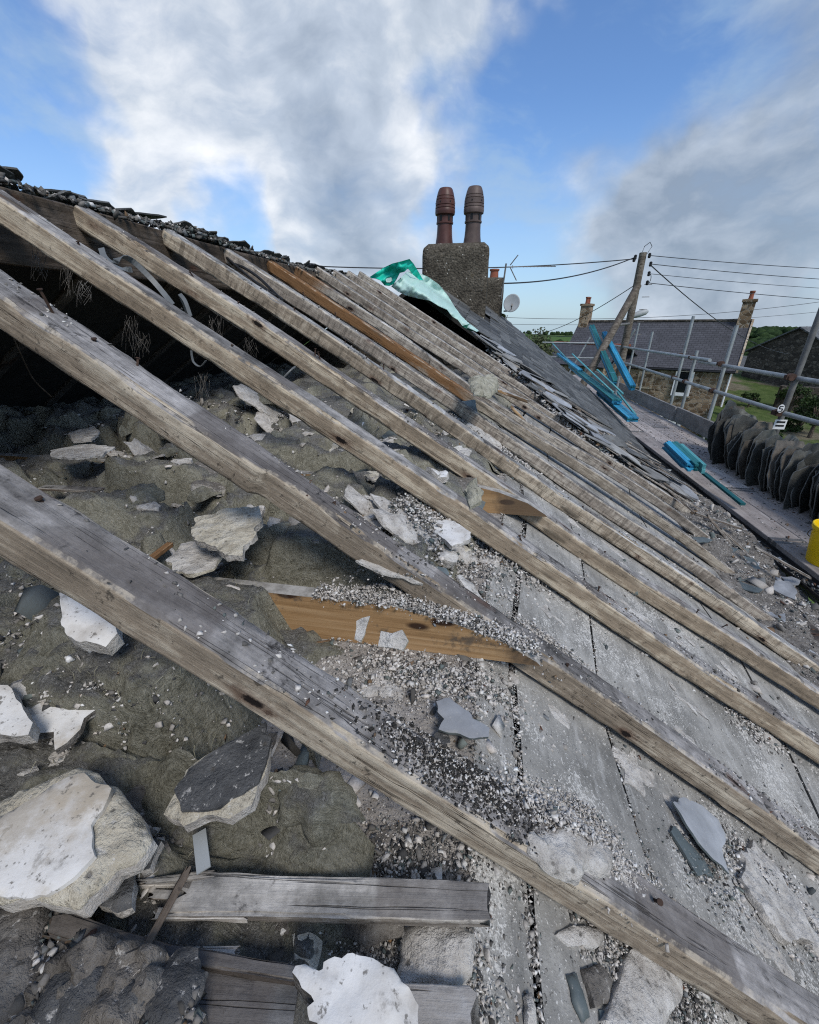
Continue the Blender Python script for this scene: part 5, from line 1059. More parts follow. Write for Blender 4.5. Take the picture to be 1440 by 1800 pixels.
def build_strips():
    ribbon('plastic_strip', [atY(178, 436, 1.08), atY(184, 452, 1.06), atY(198, 462, 1.04), atY(214, 452, 1.06), atY(232, 458, 1.1), atY(262, 486, 1.12), atY(285, 512, 1.12), atY(303, 535, 1.1)], .014, MAT['strap_dark'], 'grey plastic strip draped over the third rafter', side=(.5, .6, .4))
    ribbon('plastic_strip', [atY(190, 462, 1.02), atY(212, 472, 1.0), atY(232, 474, 1.02)], .012, MAT['strap_dark'], 'short dark flap of strip beneath the draped grey strip', side=(.3, .8, .2))
    ribbon('plastic_strip', [atY(335, 556, 1.12), atY(326, 530, 1.14), atY(316, 517, 1.16), atY(322, 530, 1.18), atY(329, 548, 1.2)], .010, MAT['strap_dark'], 'looped grey strip standing between third and fourth rafters', side=(.8, .3, .4))
    ribbon('plastic_strip', [atY(336, 616, 1.3), atY(340, 636, 1.3), atY(352, 644, 1.3), atY(362, 634, 1.3)], .008, MAT['strap_dark'], 'curled grey strip end in the dark below the third rafter', side=(.2, .9, .1))
    cable('cable', [atY(405, 462, 2.0), atY(428, 470, 1.95), atY(455, 488, 1.9), atY(480, 512, 1.86), atY(497, 528, 1.8)], .006, MAT['black_cable'], 'black cable loop hanging over the sixth rafter')
    cable('cable', [atY(398, 452, 2.0), atY(430, 480, 1.9), atY(462, 505, 1.84), atY(485, 520, 1.8)], .005, MAT['black_cable'], 'second black cable drooping beside the sixth rafter')
    cable('cable', [atY(498, 664, 1.6), atY(512, 650, 1.62), atY(520, 644, 1.66)], .004, MAT['strap_dark'], 'short grey wire loop below the fourth rafter')
    cable('twig', [atY(22, 590, .75), atY(40, 630, .8), atY(60, 668, .85), atY(90, 697, .9)], .0014, MAT['dark_timber'], 'dangling thread of old fibre below the second rafter', 'fibre')
    r = random.Random(5)
    for k, (px, py, ln, y) in enumerate([(70, 440, 55, 1.0), (120, 465, 60, 1.15), (230, 560, 70, 1.2), (355, 660, 70, 1.25), (380, 560, 60, 1.5), (440, 600, 40, 1.9), (150, 500, 40, .9), (250, 590, 40, 1.3)]):
        m = MB()
        for j in range(14):
            a = atY(px + r.uniform(-14, 14), py + r.uniform(-8, 8), y); b = atY(px + r.uniform(-16, 16), py + ln * r.uniform(.5, 1.), y); mid = (a + b) / 2 + np.array([r.uniform(-.01, .01), r.uniform(-.01, .01), 0])
            m.tube([a, mid, b], [.0005, .0004, .0003], 3, False)
        tag(m.build('cobweb', MAT['mortar_dark']), ['ragged cobweb hanging from the third rafter at far left', 'ragged cobweb hanging below the ridge board', 'long cobweb under the third rafter', 'cobweb hanging to the wool under the third rafter', 'cobweb under the fourth rafter', 'small cobweb under the fifth rafter', 'cobweb wisps behind the second rafter', 'cobweb wisp deep behind the third rafter'][k], 'cobweb', 'cobwebs in the roof')
build_strips()
# slates and lumps left along the ridge
def build_ridge_bits():
    r = random.Random(9)
    for k in range(46):
        y = .35 + k * .098 + r.uniform(-.03, .03); z = float(np.interp(y, [-1.4, 1, 3, 4.3, 5.], [.33, .335, .352, .385, .40]))
        L_ = r.uniform(.06, .18); w = r.uniform(.08, .2)
        uv = [(-L_, -w / 2), (-L_ * .2, -w / 2 - r.uniform(0, .02)), (r.uniform(.0, .03), -w * .3), (r.uniform(.0, .05), w * .1), (r.uniform(-.01, .03), w * .4), (-L_ * .4, w / 2), (-L_, w / 2)]
        Mx = Matrix.Translation((-1.235 - r.uniform(0, .02), y, z + r.uniform(.004, .022))) @ Matrix.Rotation(r.gauss(0, .3), 4, 'Z') @ Matrix.Rotation(-rad(30) + r.gauss(0, .16), 4, 'Y') @ Matrix.Rotation(r.gauss(0, .15), 4, 'X')
        o = slab('ridge_slate', uv, .006, (MAT['slate'], MAT['slate']), Mx, g=.02, seed=600 + k, rough=.001, jag=.006, edge=.001)
        tag(o, 'broken slate stub lying along the ridge above the bare rafters', 'slate', 'slate stubs along the ridge')
build_ridge_bits()
# ------------------------------------------------------------------ chimneys, tarpaulin, aerial, dish
def build_chimneys():
    def stack(x0, x1, y0, y1, z0, z1, sh):
        m = MB(); n = 14; rings = []
        for z, d in [(z0, 0), (z1 - .10, 0), (z1 - .03, .004), (z1, .03), (z1 + sh, .16)]: rings.append((z, d))
        V = []; F = []
        per = []
        for k in range(n): t = k / n; per += [(x0 + (x1 - x0) * t, y0, 0, 1)]
        for k in range(6): t = k / 6; per += [(x1, y0 + (y1 - y0) * t, -1, 0)]
        for k in range(n): t = k / n; per += [(x1 - (x1 - x0) * t, y1, 0, -1)]
        for k in range(6): t = k / 6; per += [(x0, y1 - (y1 - y0) * t, 1, 0)]
        cx, cy = (x0 + x1) / 2, (y0 + y1) / 2; zz = list(np.linspace(z0, z1 - .1, 12)) ; full = [(z, 0) for z in zz] + rings[2:]
        for z, d in full:
            for (x, y, a, b) in per: V.append((x + (cx - x) * d * 1.0, y + (cy - y) * d * 1.2, z))
        P = np.array(V); P += .012 * np.stack([fbm(P, 6., 4, 1), fbm(P, 6., 4, 2), .6 * fbm(P, 6., 4, 3)], 1); q = len(per)
        for i in range(len(full) - 1):
            for k in range(q): F.append((i * q + k, i * q + (k + 1) % q, (i + 1) * q + (k + 1) % q, (i + 1) * q + k))
        F.append(tuple(range((len(full) - 1) * q, len(full) * q)))
        return P, F
    P, F = stack(-.94, -.065, 6.3, 6.85, -.3, .93, .05)
    ch = cot(obj('chimney_stack', P, F, MAT['render'], smooth=True)); ch['label'] = 'pebbledashed chimney stack with two brown pots'
    prof = [(.125, 0), (.122, .02), (.118, .06), (.107, .13), (.101, .20), (.099, .27), (.099, .28), (.112, .283), (.113, .30), (.102, .304), (.101, .36), (.103, .37), (.128, .385), (.132, .41), (.131, .44), (.125, .448), (.131, .452), (.128, .475), (.121, .48), (.128, .485), (.125, .535), (.117, .54), (.122, .545), (.118, .57), (.110, .575), (.114, .58), (.104, .62), (.090, .655), (.080, .668), (.060, .668), (.058, .60)]
    for k, (px, mt) in enumerate([(781, 'clay_red'), (830, 'clay_grey')]):
        c = atY(px, 427, 6.55); m = MB(); m.lathe(prof, (c[0], 6.55, .945), 24); p = m.build('chimney_pot', MAT[mt], smooth=True); p.parent = ch
        p['label'] = ['reddish brown glazed chimney pot with louvred cowl', 'grey brown chimney pot with louvred cowl'][k]
        for a in range(6):
            th = a * math.pi / 3 + (.35 if k else .1); s = MB(); u = Vector((math.cos(th), math.sin(th), 0)); 
            s.tube([Vector((c[0], 6.55, .945 + .51)) + u * .118, Vector((c[0], 6.55, .945 + .51)) + u * .129], .009, 8); v_ = s.build('vent_hole', MAT['black'], ); v_.parent = ch
            s = MB(); w = Vector((-u.y, u.x, 0)); o_ = Vector((c[0], 6.55, .945)); 
            V = [o_ + u * .106 + w * e * .014 + Vector((0, 0, z)) for z in (.31, .38) for e in (-1, 1)] + [o_ + u * .095 + w * e * .014 + Vector((0, 0, z)) for z in (.31, .38) for e in (-1, 1)]
            s.add(V, [(0, 1, 3, 2), (4, 6, 7, 5), (0, 4, 5, 1), (2, 3, 7, 6), (0, 2, 6, 4), (1, 5, 7, 3)]); v_ = s.build('vent_slot', MAT['black']); v_.parent = ch
    # flaunching round the pots
    m = MB(); m.lathe([(.17, 0), (.15, .03), (.12, .045)], (atY(781, 427, 6.55)[0], 6.55, .945), 16); m.build('flaunching', MAT['render'], smooth=True).parent = ch
    m = MB(); m.lathe([(.17, 0), (.15, .03), (.12, .045)], (atY(830, 427, 6.55)[0], 6.55, .945), 16); m.build('flaunching', MAT['render'], smooth=True).parent = ch
    P, F = stack(-.10, .215, 8.4, 8.75, -.3, .74, .03)
    c2 = cot(obj('chimney_stack', P, F, MAT['render'], smooth=True)); c2['label'] = 'small stack behind the main chimney with one red pot'
    m = MB(); m.lathe([(.085, 0), (.075, .03), (.07, .12), (.085, .13), (.085, .155), (.065, .155), (.062, .1)], (.03, 8.56, .755), 16); m.build('chimney_pot', MAT['terracotta'], smooth=True).parent = c2
    for c_ in list(ch.children) + list(c2.children): c_.matrix_parent_inverse = Matrix.Identity(4)
build_chimneys()
def build_aerial():
    A = Vector(atY(881, 525, 8.4)); B = Vector(atY(890, 463, 8.4)); e = empty('tv_aerial', A, 'spindly television aerial on a mast beside the small stack', 'aerial')
    L0 = lambda p: Vector(p) - A
    m = MB(); m.tube([L0(A), L0(B)], .014, 8); m.build('mast', MAT['steel_dark'], e)
    C = Vector(atY(977, 468, 8.6)); D = Vector(atY(893, 469, 8.4)); m = MB(); m.tube([L0(D), L0(C)], .008, 6); m.build('boom', MAT['steel_dark'], e)
    for k in range(13):
        t = .1 + .88 * k / 12; p = D.lerp(C, t); h = .035 + (.03 if k == 0 else 0) * 1; m = MB(); m.tube([L0(p - Vector((0, .1, h * .5))), L0(p + Vector((0, .1, h * .5)))], .006, 5); m.build('element', MAT['steel_dark'], e)
    for p, q in [((897, 466), (911, 448)), ((897, 470), (908, 493))]: m = MB(); m.tube([L0(atY(*p, 8.4)), L0(atY(*q, 8.4))], .009, 5); m.build('reflector', MAT['steel_dark'], e)
    # dish
    c = Vector(atY(900, 533, 8.3)); e = empty('satellite_dish', c, 'pale grey satellite dish beside the small stack', 'satellite dish')
    V = [(0, 0, 0)]; F = []; R = 8; N = 28
    for i in range(1, R + 1):
        for k in range(N): r_ = .145 * i / R; th = 2 * math.pi * k / N; V.append((r_ * math.cos(th), -.9 * r_ * r_ * 1.0, r_ * math.sin(th) * 1.03))
    for k in range(N): F.append((0, 1 + k, 1 + (k + 1) % N))
    for i in range(R - 1):
        for k in range(N): a = 1 + i * N; F.append((a + k, a + N + k, a + N + (k + 1) % N, a + (k + 1) % N))
    n = len(V); V += [(x, y + .008, z) for x, y, z in V]; F += [tuple(i + n for i in f[::-1]) for f in F]; a = 1 + (R - 1) * N
    for k in range(N): F.append((a + k, a + k + n, a + (k + 1) % N + n, a + (k + 1) % N))
    o = obj('reflector_dish', V, F, MAT['grey_dish'], e, True); o.rotation_euler = (rad(-12), 0, rad(-18))
    m = MB(); m.tube([(0, -.01, -.10), (-.01, -.13, -.05)], .008, 6); m.build('feed_arm', MAT['steel_dark'], e)
    m = MB(); m.tube([(-.01, -.125, -.05), (-.0, -.175, -.03)], [.016, .02], 8); m.build('receiver', MAT['steel_dark'], e)
    m = MB(); m.tube([(0, .02, 0), (-.05, .06, -.12), (-.12, .16, -.12)], .014, 6); m.build('bracket', MAT['steel_dark'], e)
build_aerial()
def build_tarp():
    g = empty('tarpaulin', atY(740, 500, 4.5), 'green plastic sheet flapping over the ridge edge beside the chimney', 'tarpaulin')
    o0 = np.array(g.location)
    def cloth(name, px, yfun, mat, seed, amp, g_=.02, lift=0.):
        P2 = np.array(px, float); nb0 = len(P2); B = []
        for i in range(nb0):
            a, b = P2[i], P2[(i + 1) % nb0]; k = max(1, int(np.linalg.norm(b - a) / 2.5))
            for j in range(k): B.append(a + (b - a) * j / k)
        B = np.array(B); nb = len(B); lo, hi = B.min(0), B.max(0); G = [(x, y) for x in np.arange(lo[0], hi[0], 2.5) for y in np.arange(lo[1], hi[1], 2.5)]
        r_ = delaunay_2d_cdt([Vector(p) for p in list(B) + G], [(i, (i + 1) % nb) for i in range(nb)], [], 1, 1e-6)
        ov = np.array([v[:] for v in r_[0]]); dep = np.array([yfun(x, y) for x, y in ov]) + amp * fbm(np.c_[ov / 16., np.zeros(len(ov))], 1., 3, seed) - amp * .8 * np.abs(fbm(np.c_[ov[:, :1] / 30. + ov[:, 1:] / 22., ov[:, 1:] / 60., np.zeros(len(ov))], 1., 2, seed + 5))
        V = np.array([atY(x, y, d) for (x, y), d in zip(ov, dep)]) - o0; F = [tuple(f) for f in r_[2]]; n = len(V)
        ec = {}
        for f in F:
            for i in range(len(f)): e_ = tuple(sorted((f[i], f[(i + 1) % len(f)]))); ec[e_] = ec.get(e_, 0) + 1
        W_ = V + np.array([0, .004, -.003]); F2 = F + [tuple(i + n for i in f[::-1]) for f in F] + [(a, b, b + n, a + n) for (a, b), c in ec.items() if c == 1]
        return obj(name, np.concatenate([V, W_]), F2, mat, g, True)
    def roofY(x, y):                                               # depth at which the line of sight meets the slates, a hand above
        v = ray(x, y); best = 4.75
        for Y in np.arange(4.3, 6.2, .02):
            p = v * (Y / v[1])
            if p[2] < zs(p[0], Y) + .05: best = Y; break
        return min(best, 5.4)
    cloth('sheet', [(688, 503), (700, 492), (715, 478), (728, 476), (742, 482), (752, 486), (772, 500), (788, 520), (800, 540), (812, 556), (826, 569), (842, 581), (838, 583), (826, 577), (814, 574), (805, 562), (795, 556), (786, 544), (772, 538), (756, 528), (735, 524), (712, 518), (700, 512)], lambda x, y: min(roofY(x, y), 4.55 + max(0, x - 700) * .006) - .02, MAT['tarp_pale'], 3, .10)
    cloth('flap', [(648, 488), (660, 480), (675, 470), (690, 463), (706, 459), (720, 455), (727, 463), (735, 476), (744, 492), (738, 492), (726, 482), (717, 471), (711, 477), (703, 479), (698, 489), (692, 499), (684, 502), (676, 501), (668, 492), (660, 489)], lambda x, y: 4.45 + (y - 455) * .002, MAT['tarp'], 8, .08)
    cloth('letter', [(680, 489), (688, 487), (690, 492), (686, 496), (680, 496), (678, 492)], lambda x, y: 4.395, MAT['tarp_pale'], 12, .0)
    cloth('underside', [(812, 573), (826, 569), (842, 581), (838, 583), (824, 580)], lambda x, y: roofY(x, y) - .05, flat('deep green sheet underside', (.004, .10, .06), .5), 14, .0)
build_tarp()
# ------------------------------------------------------------------ scaffold
ZB = -1.45
def build_scaffold():
    S = empty('scaffold', (2.7, 5.0, -6.0), 'tube scaffold with boarded walkway, toe boards and double guard rail along the eave', 'scaffold')
    o0 = Vector(S.location); T0 = Matrix.Translation(-o0)
    def add(o): o.parent = S; o.matrix_parent_inverse = T0; return o
    xs = [2.184, 2.412, 2.640, 2.868]; ys = [.9, 4.45, 8.05, 11.6, 15.0]; r = random.Random(2)
    for j, x in enumerate(xs):
        off = [.0, 1.1, .35, 1.6][j]; yy = [.6] + [v + off for v in (3.1, 6.6, 10.2)] + [14.6]
        for a, b in zip(yy, yy[1:]):
            m = MB(); z = ZB + r.uniform(-.004, .004); m.box((x, a + .004, z - .038), (x + .219, b - .004, z)); o = m.build('scaffold_board', MAT['deck']); bevel(o, .003, 1); add(o)
            for e in (a + .03, b - .03):
                m = MB(); m.box((x - .0015, e - .018, z - .04), (x + .2205, e + .018, z + .0015)); add(m.build('board_clip', MAT['steel_dark']))
    for a, b, dx in ((.6, 3.9, 0), (3.86, 7.5, .03), (7.45, 11.1, 0), (11.05, 14.6, .03)):
        m = MB(); m.box((3.10 + dx, a, ZB + .002), (3.138 + dx, b, ZB + .235)); o = m.build('toe_board', MAT['toe']); bevel(o, .003, 1); add(o)
    def tube(name, a, b, r_=.0242, mt='steel'): m = MB(); m.tube([a, b], r_, 12); return add(m.build(name, MAT[mt], smooth=True))
    def clamp(p, ax): 
        m = MB(); m.tube([Vector(p) - Vector(ax) * .028, Vector(p) + Vector(ax) * .028], .036, 10); m.box((p[0] - .05, p[1] - .022, p[2] - .022), (p[0] + .03, p[1] + .022, p[2] + .022)); add(m.build('coupler', MAT['rust']))
    tube('guard_rail', (2.906, .6, -.459), (3.20, 7.3, -.50)); tube('guard_rail', (3.16, 6.9, -.455), (3.40, 13.4, -.50))
    tube('guard_rail', (2.957, .6, -.761), (3.06, 4.85, -.825)); tube('guard_rail', (3.10, 5.05, -.83), (3.40, 12.4, -.84))
    posts = [(2.99, 1.5, .6, .027), (3.09, 4.93, -.02 + 1.2, .027), (3.20, 6.55, .0, .024), (3.26, 7.6, -.36, .024), (3.30, 8.15, .14, .024), (3.42, 10.2, -.12, .022), (3.42, 11.2, .05, .022)]
    for x, y, zt_, r_ in posts:
        tube('standard', (x, y, -6.2), (x, y, zt_), r_, 'steel' if y > 5.5 else 'steel_dark')
        if y < 9: clamp((x - .05, y, -.475 if y < 7.3 else -.462), (0, 1, 0)); clamp((x - .05, y, -.83), (0, 1, 0))
    tube('standard', (2.62, 9.1, -6.2), (2.62, 9.1, -.92), .024)
    for y in (1.6, 4.9, 8.2, 11.4): tube('transom', (2.10, y, ZB - .066), (3.32, y, ZB - .066))
    tube('ledger', (2.16, .7, ZB - .12), (2.16, 14.6, ZB - .12)); tube('ledger', (3.24, .7, ZB - .12), (3.24, 14.6, ZB - .12))
    # return at the far end
    tube('guard_rail', (1.6, 13.6, -.46), (3.5, 13.4, -.47), .022); tube('guard_rail', (1.6, 13.6, -.86), (3.5, 13.4, -.87), .022); tube('brace', (2.2, 13.5, -1.9), (2.9, 13.5, -.3), .022); tube('brace', (2.9, 12.6, -2.2), (3.6, 12.0, -.1), .022)
    # inspection tag on the near standard
    t = empty('scaffold_tag', (3.04, 4.9, -.70), 'round white tag and small printed plate hung on the near scaffold post', 'tag')
    P = Vector(atY(1373, 718, 4.88)) - Vector(t.location); m = MB(); 
    ring = [(.030 * math.cos(a * math.pi / 10), .042 * math.sin(a * math.pi / 10)) for a in range(20)]; m.prism([(P.x + u, P.z + v) for u, v in ring], P.y - .004, P.y, 1); m.build('disc', MAT['white'], t)
    for (u0, v0, u1, v1) in [(-.018, .018, .016, .026), (-.020, -.002, -.010, .018), (-.018, -.006, .016, .002), (.008, -.024, .018, -.004), (-.018, -.030, .014, -.022)]: m = MB(); m.box((P.x + u0, P.y - .006, P.z + v0), (P.x + u1, P.y - .0042, P.z + v1)); m.build('mark', MAT['black'], t)
    P = Vector(atY(1371, 746, 4.86)) - Vector(t.location); m = MB(); m.box((P.x - .055, P.y - .004, P.z - .05), (P.x + .055, P.y, P.z + .05)); pl = m.build('plate', MAT['white'], t)
    for v in (.016, -.022): m = MB(); m.box((P.x - .04, P.y - .006, P.z + v), (P.x + .04, P.y - .0042, P.z + v + .018)); m.build('printed_line', MAT['black'], pl)
build_scaffold()
# ------------------------------------------------------------------ slates standing on the scaffold
def build_stack():
    r = random.Random(12); N = 96; y = 5.45
    for k in range(N):
        t = k / (N - 1); y -= r.uniform(.012, .042); big = r.random()
        w = r.uniform(.40, .60); h = r.uniform(.38, .54) * (1.22 if 2 < k < 20 else 1) * (1.0 - .10 * t); xc = 2.93 + r.uniform(-.08, .08) - .02 * t
        if k in (0, 1): w, h, xc = .40, .52, 2.92
        if k in (20, 40, 60): w, h, xc = .56, .42, 2.90
        uv = [(-w / 2 + r.uniform(0, .05), r.uniform(0, .02)), (w / 2 - r.uniform(0, .05), 0)]
        k1, k2 = r.uniform(.5, .95), r.uniform(.5, .95)
        uv += [(w / 2, h * r.uniform(.2, .4)), (w / 2 - r.uniform(0, .04), h * k1), (w * r.uniform(.15, .34), h * r.uniform(.9, 1.02)), (-w * r.uniform(.0, .2), h * r.uniform(.94, 1.06)), (-w * r.uniform(.28, .42), h * r.uniform(.8, .95)), (-w / 2 + r.uniform(0, .04), h * k2 * .8), (-w / 2 - r.uniform(-.02, .01), h * .3)]
        lean = rad(18 + r.gauss(0, 5) - 5 * t); yaw_ = r.gauss(.50, .13)
        Mx = Matrix.Translation((xc, y, ZB + .006)) @ Matrix.Rotation(yaw_, 4, 'Z') @ Matrix.Rotation(math.pi / 2 - lean, 4, 'X') @ Matrix.Rotation(r.gauss(0, .07), 4, 'Z')
        o = slab('roof_slate', uv, r.uniform(.006, .011), (MAT['slate_brown' if k % 4 == 1 else 'slate_stack'], MAT['slate_rim']), Mx, g=.03, seed=900 + k, rough=.0006, jag=.007, edge=.0, flat_shade=False)
        lab = 'dark weathered slate standing on edge within the leaning row on the scaffold'
        if k == 0: lab = 'farthest slate of the leaning row on the scaffold'
        if k == 20: lab = 'broad brown faced slate sticking out of the leaning row'
        tag(o, lab, 'slate', 'slates standing in a row on the scaffold')
    uv = [(-.22, 0), (.24, 0), (.25, .2), (.2, .34), (.02, .40), (-.14, .36), (-.21, .22)]
    o = slab('roof_slate', uv, .012, (MAT['slate_blue'], MAT['slate_blue']), Matrix.Translation((2.83, y - .10, ZB + .006)) @ Matrix.Rotation(.25, 4, 'Z') @ Matrix.Rotation(rad(70), 4, 'X'), g=.05, seed=990, rough=.001, jag=.003)
    tag(o, 'smooth blue grey slate at the near end of the leaning row', 'slate', 'slates standing in a row on the scaffold')
build_stack()
# ------------------------------------------------------------------ battens
def bundle(name, a, b, nw, nh, mats, label, cat='battens', bw=.038, bh=.022, straps=(.12, .5, .88), seed=0, up=(0, 0, 1), group=None, mess=.02):
    a, b = Vector(a), Vector(b); r = random.Random(seed); d = (b - a).normalized(); s = d.cross(Vector(up)).normalized(); u = s.cross(d); Ln = (b - a).length
    Mx = Matrix(((d.x, s.x, u.x, a.x), (d.y, s.y, u.y, a.y), (d.z, s.z, u.z, a.z), (0, 0, 0, 1))); e = empty(name, M=Mx); tag(e, label, cat, group)
    for i in range(nw):
        for j in range(nh):
            y0 = (i - nw / 2) * bw; z0 = (j - nh / 2) * bh; m = MB(); q = r.uniform(-.02, .02)
            m.box((r.uniform(0, mess), y0 + .001, z0 + .0008), (Ln + q - r.uniform(0, mess * .6), y0 + bw - .001, z0 + bh - .0008)); m.build('batten', MAT[mats[(i * 3 + j * 5 + seed) % len(mats)]], e)
    if nw * nh > 1:
        for t in straps:
            m = MB(); y0, y1, z0, z1 = -nw / 2 * bw - .002, nw / 2 * bw + .002, -nh / 2 * bh - .002, nh / 2 * bh + .002; x = t * Ln
            for (p, q) in (((x, y0 - .0015, z0), (x + .012, y0, z1)), ((x, y1, z0), (x + .012, y1 + .0015, z1)), ((x, y0, z1), (x + .012, y1, z1 + .0015)), ((x, y0, z0 - .0015), (x + .012, y1, z0))): m.box(p, q)
            m.build('strap', MAT['strap'], e)
    return e
def build_battens():
    B = ['batten_blue', 'batten_blue', 'batten_teal']; gp = 'blue roofing battens'
    bundle('batten_bundle', atX(1112, 682, 2.86) , atX(1062, 586, 2.86), 3, 4, B, 'right hand blue batten bundle propped against the far guard rail', seed=1, group=gp, bw=.036, bh=.026)
    bundle('batten_bundle', atX(1082, 674, 2.66), atX(1040, 574, 2.66), 3, 4, B, 'left hand blue batten bundle propped against the far guard rail', seed=2, group=gp, bw=.038, bh=.026)
    bundle('batten_bundle', atX(1113, 738, 2.14), atX(1056, 690, 2.16), 4, 3, B, 'near length of blue batten bundle lying along the slated eave', seed=3, group=gp, straps=(.1, .3, .5, .7, .9))
    bundle('batten_bundle', atX(1085, 706, 2.12), atX(1005, 644, 2.14), 4, 3, B, 'middle length of blue batten bundle lying along the slated eave', seed=4, group=gp, straps=(.1, .3, .5, .7, .9))
    bundle('batten_bundle', atX(1020, 652, 2.12), atX(982, 622, 2.14), 3, 3, B, 'farthest short blue batten bundle at the end of the eave', seed=5, group=gp)
    bundle('batten_bundle', atX(1226, 826, 2.09), atX(1178, 780, 2.07), 5, 4, ['batten_teal', 'batten_blue', 'batten_teal', 'batten_pale', 'batten_blue'], 'teal ended batten bundle hanging over the eave near the gutter', seed=6, group=gp, bw=.034, bh=.022, straps=(), mess=.16)
    for k, (p, q, x0, x1, l) in enumerate([((1308, 888), (1238, 832), 2.24, 2.2, 'single teal batten reaching along the boards past the bundle'), ((1118, 730), (1085, 688), 2.32, 2.32, 'loose pale aqua batten on the walkway beside the long bundle'),
        ((1095, 692), (1050, 650), 2.2, 2.2, 'loose aqua batten slanting across the middle bundle'), ((1078, 690), (1006, 622), 2.18, 2.25, 'long thin aqua batten resting on the bundles'), ((1010, 645), (970, 602), 2.12, 2.2, 'thin aqua batten sticking up at the far end'), ((1188, 790), (1182, 776), 2.2, 2.2, 'short aqua offcut on top of the teal ended bundle')]):
        bundle('batten', atX(*p, x0), atX(*q, x1), 1, 1, ['batten_teal' if k == 0 else 'batten_pale'], l, 'batten', bw=.045 if k == 0 else .03, bh=.022, seed=20 + k, group='loose battens')
build_battens()
# grey laths, battens and slates thrown along the stripped strip
MAT['slate_dust'] = m_slate('lime dusted slate', (.20, .198, .19), .8, .6, .35)
def build_tangle():
    r = random.Random(31); k = 0
    for n in range(120):
        x = r.uniform(.1, 1.95); y = float(yedge(x)) - r.uniform(-.06, 1.0) * (float(yedge(x)) - float(ynear(x)) + .12); L_ = r.uniform(.15, .6); a = r.gauss(.05, .35)
        d = np.array([math.cos(a), -math.sin(a) * .9, 0]); p = np.array([x, y, 0]); q = p + d * L_
        if q[0] > 2.05: continue
        p[2] = max(zs(p[0], p[1]) - .05, zt(p[0], p[1])) + r.uniform(0.01, .05); q[2] = max(zs(q[0], q[1]) - .05, zt(q[0], q[1])) + r.uniform(.01, .06)
        o = beam('lath', MAT[r.choice(['lath', 'lath', 'plank_dark', 'rafter_grey'])], p, q, r.uniform(.012, .03), r.uniform(.006, .012), None, 700 + n, 10, None, ragged=.01)
        tag(o, 'grey broken lath in the tangle between bare rafters and the slates', 'lath', 'broken laths beside the slates')
    for n in range(130):
        x = r.uniform(-.2, 1.75); y = float(yedge(x)) - r.uniform(-.03, .95) * (float(yedge(x)) - float(ynear(x)) + .16); L_ = r.uniform(.12, .34); w = r.uniform(.1, .22)
        uv = [(0, -w / 2), (L_ * .5, -w / 2), (L_, -w * r.uniform(.1, .5)), (L_ * r.uniform(.9, 1.1), w * .2), (L_ * .6, w / 2), (0, w * r.uniform(.2, .5))]
        a = np.array([x, y, max(zs(x, y) - .04, zt(x, y))]); dn = np.array([1., 0, zs(x + 1, y) - zs(x, y)])
        Mx = frame(a + np.array([0, 0, .004 + r.uniform(0, .035)]), dn, (0, 1, r.gauss(.05, .15))) @ Matrix.Rotation(r.gauss(0, .35), 4, 'Z') @ Matrix.Rotation(r.gauss(-.03, .08), 4, 'Y')
        o = slab('broken_slate', uv, .007, (MAT[['slate', 'slate_pale', 'slate_dust'][n % 3]],) * 2, Mx, g=.03, seed=800 + n, rough=.001, jag=.006, edge=.001)
        tag(o, 'broken loose slate along the ragged edge of the remaining slates', 'slate', 'loose slates at the stripped edge')
    for n in range(26):
        x = r.uniform(1.35, 2.0); y = r.uniform(1.2, 3.4); L_ = r.uniform(.06, .2); w = r.uniform(.05, .12); z = float(surf(np.array([x]), np.array([y]))[0])
        uv = [(0, -w / 2), (L_ * .6, -w / 2), (L_, -w * .1), (L_ * .8, w * .4), (L_ * .2, w / 2)]
        o = slab('broken_slate', uv, .007, (MAT['slate_pale' if n % 3 == 0 else 'slate_blue'],) * 2, Matrix.Translation((x, y, z + .008)) @ Matrix.Rotation(r.uniform(0, 6.28), 4, 'Z') @ Matrix.Rotation(r.gauss(.3, .3), 4, 'Y'), g=.02, seed=870 + n, rough=.001, jag=.005, edge=.001)
        tag(o, 'slate shard half buried in the mortar bank by the gutter', 'slate', 'slate shards in the eave rubble')
    for n, (p, q, y) in enumerate([((1245, 905), (1290, 960), 2.9), ((1225, 900), (1300, 925), 3.1), ((1330, 960), (1420, 1010), 2.6), ((1270, 930), (1330, 985), 2.9)]):
        o = beam('lath', MAT['lath'], atY(*p, y), atY(*q, y - .05), .03, .014, None, 760 + n, 20, None, ragged=.02); tag(o, ['grey lath bridging the dark hole at the eave', 'long grey lath above the hole at the eave', 'brown lath beside the gutter near the bucket', 'short lath leaning into the eave rubble'][n], 'lath')
build_tangle()
# ------------------------------------------------------------------ bucket
def build_bucket():
    c = Vector(atZ(1405, 985, ZB)); e = empty('bucket', (c.x + .16, c.y - .02, ZB), 'bright yellow plastic bucket on the scaffold boards at the right edge', 'bucket')
    m = MB(); m.lathe([(.115, 0), (.118, .01), (.150, .235), (.156, .237), (.157, .262), (.152, .264), (.147, .262), (.113, .012), (.0, .012)], n=40, cap=False); o = m.build('body', MAT['yellow'], e, True)
    m = MB(); m.lathe([(.0, .0), (.115, .0)], n=40, cap=False); m.build('base', MAT['yellow'], e)
    pts = [(.158 * math.cos(a), .158 * math.sin(a) * .98, .235 - .12 * math.sin((a - .2) / 2.74 * math.pi)) for a in np.linspace(.2, 2.94, 18)]; m = MB(); m.tube(pts, .003, 6); m.build('handle', MAT['steel_dark'], e)
build_bucket()
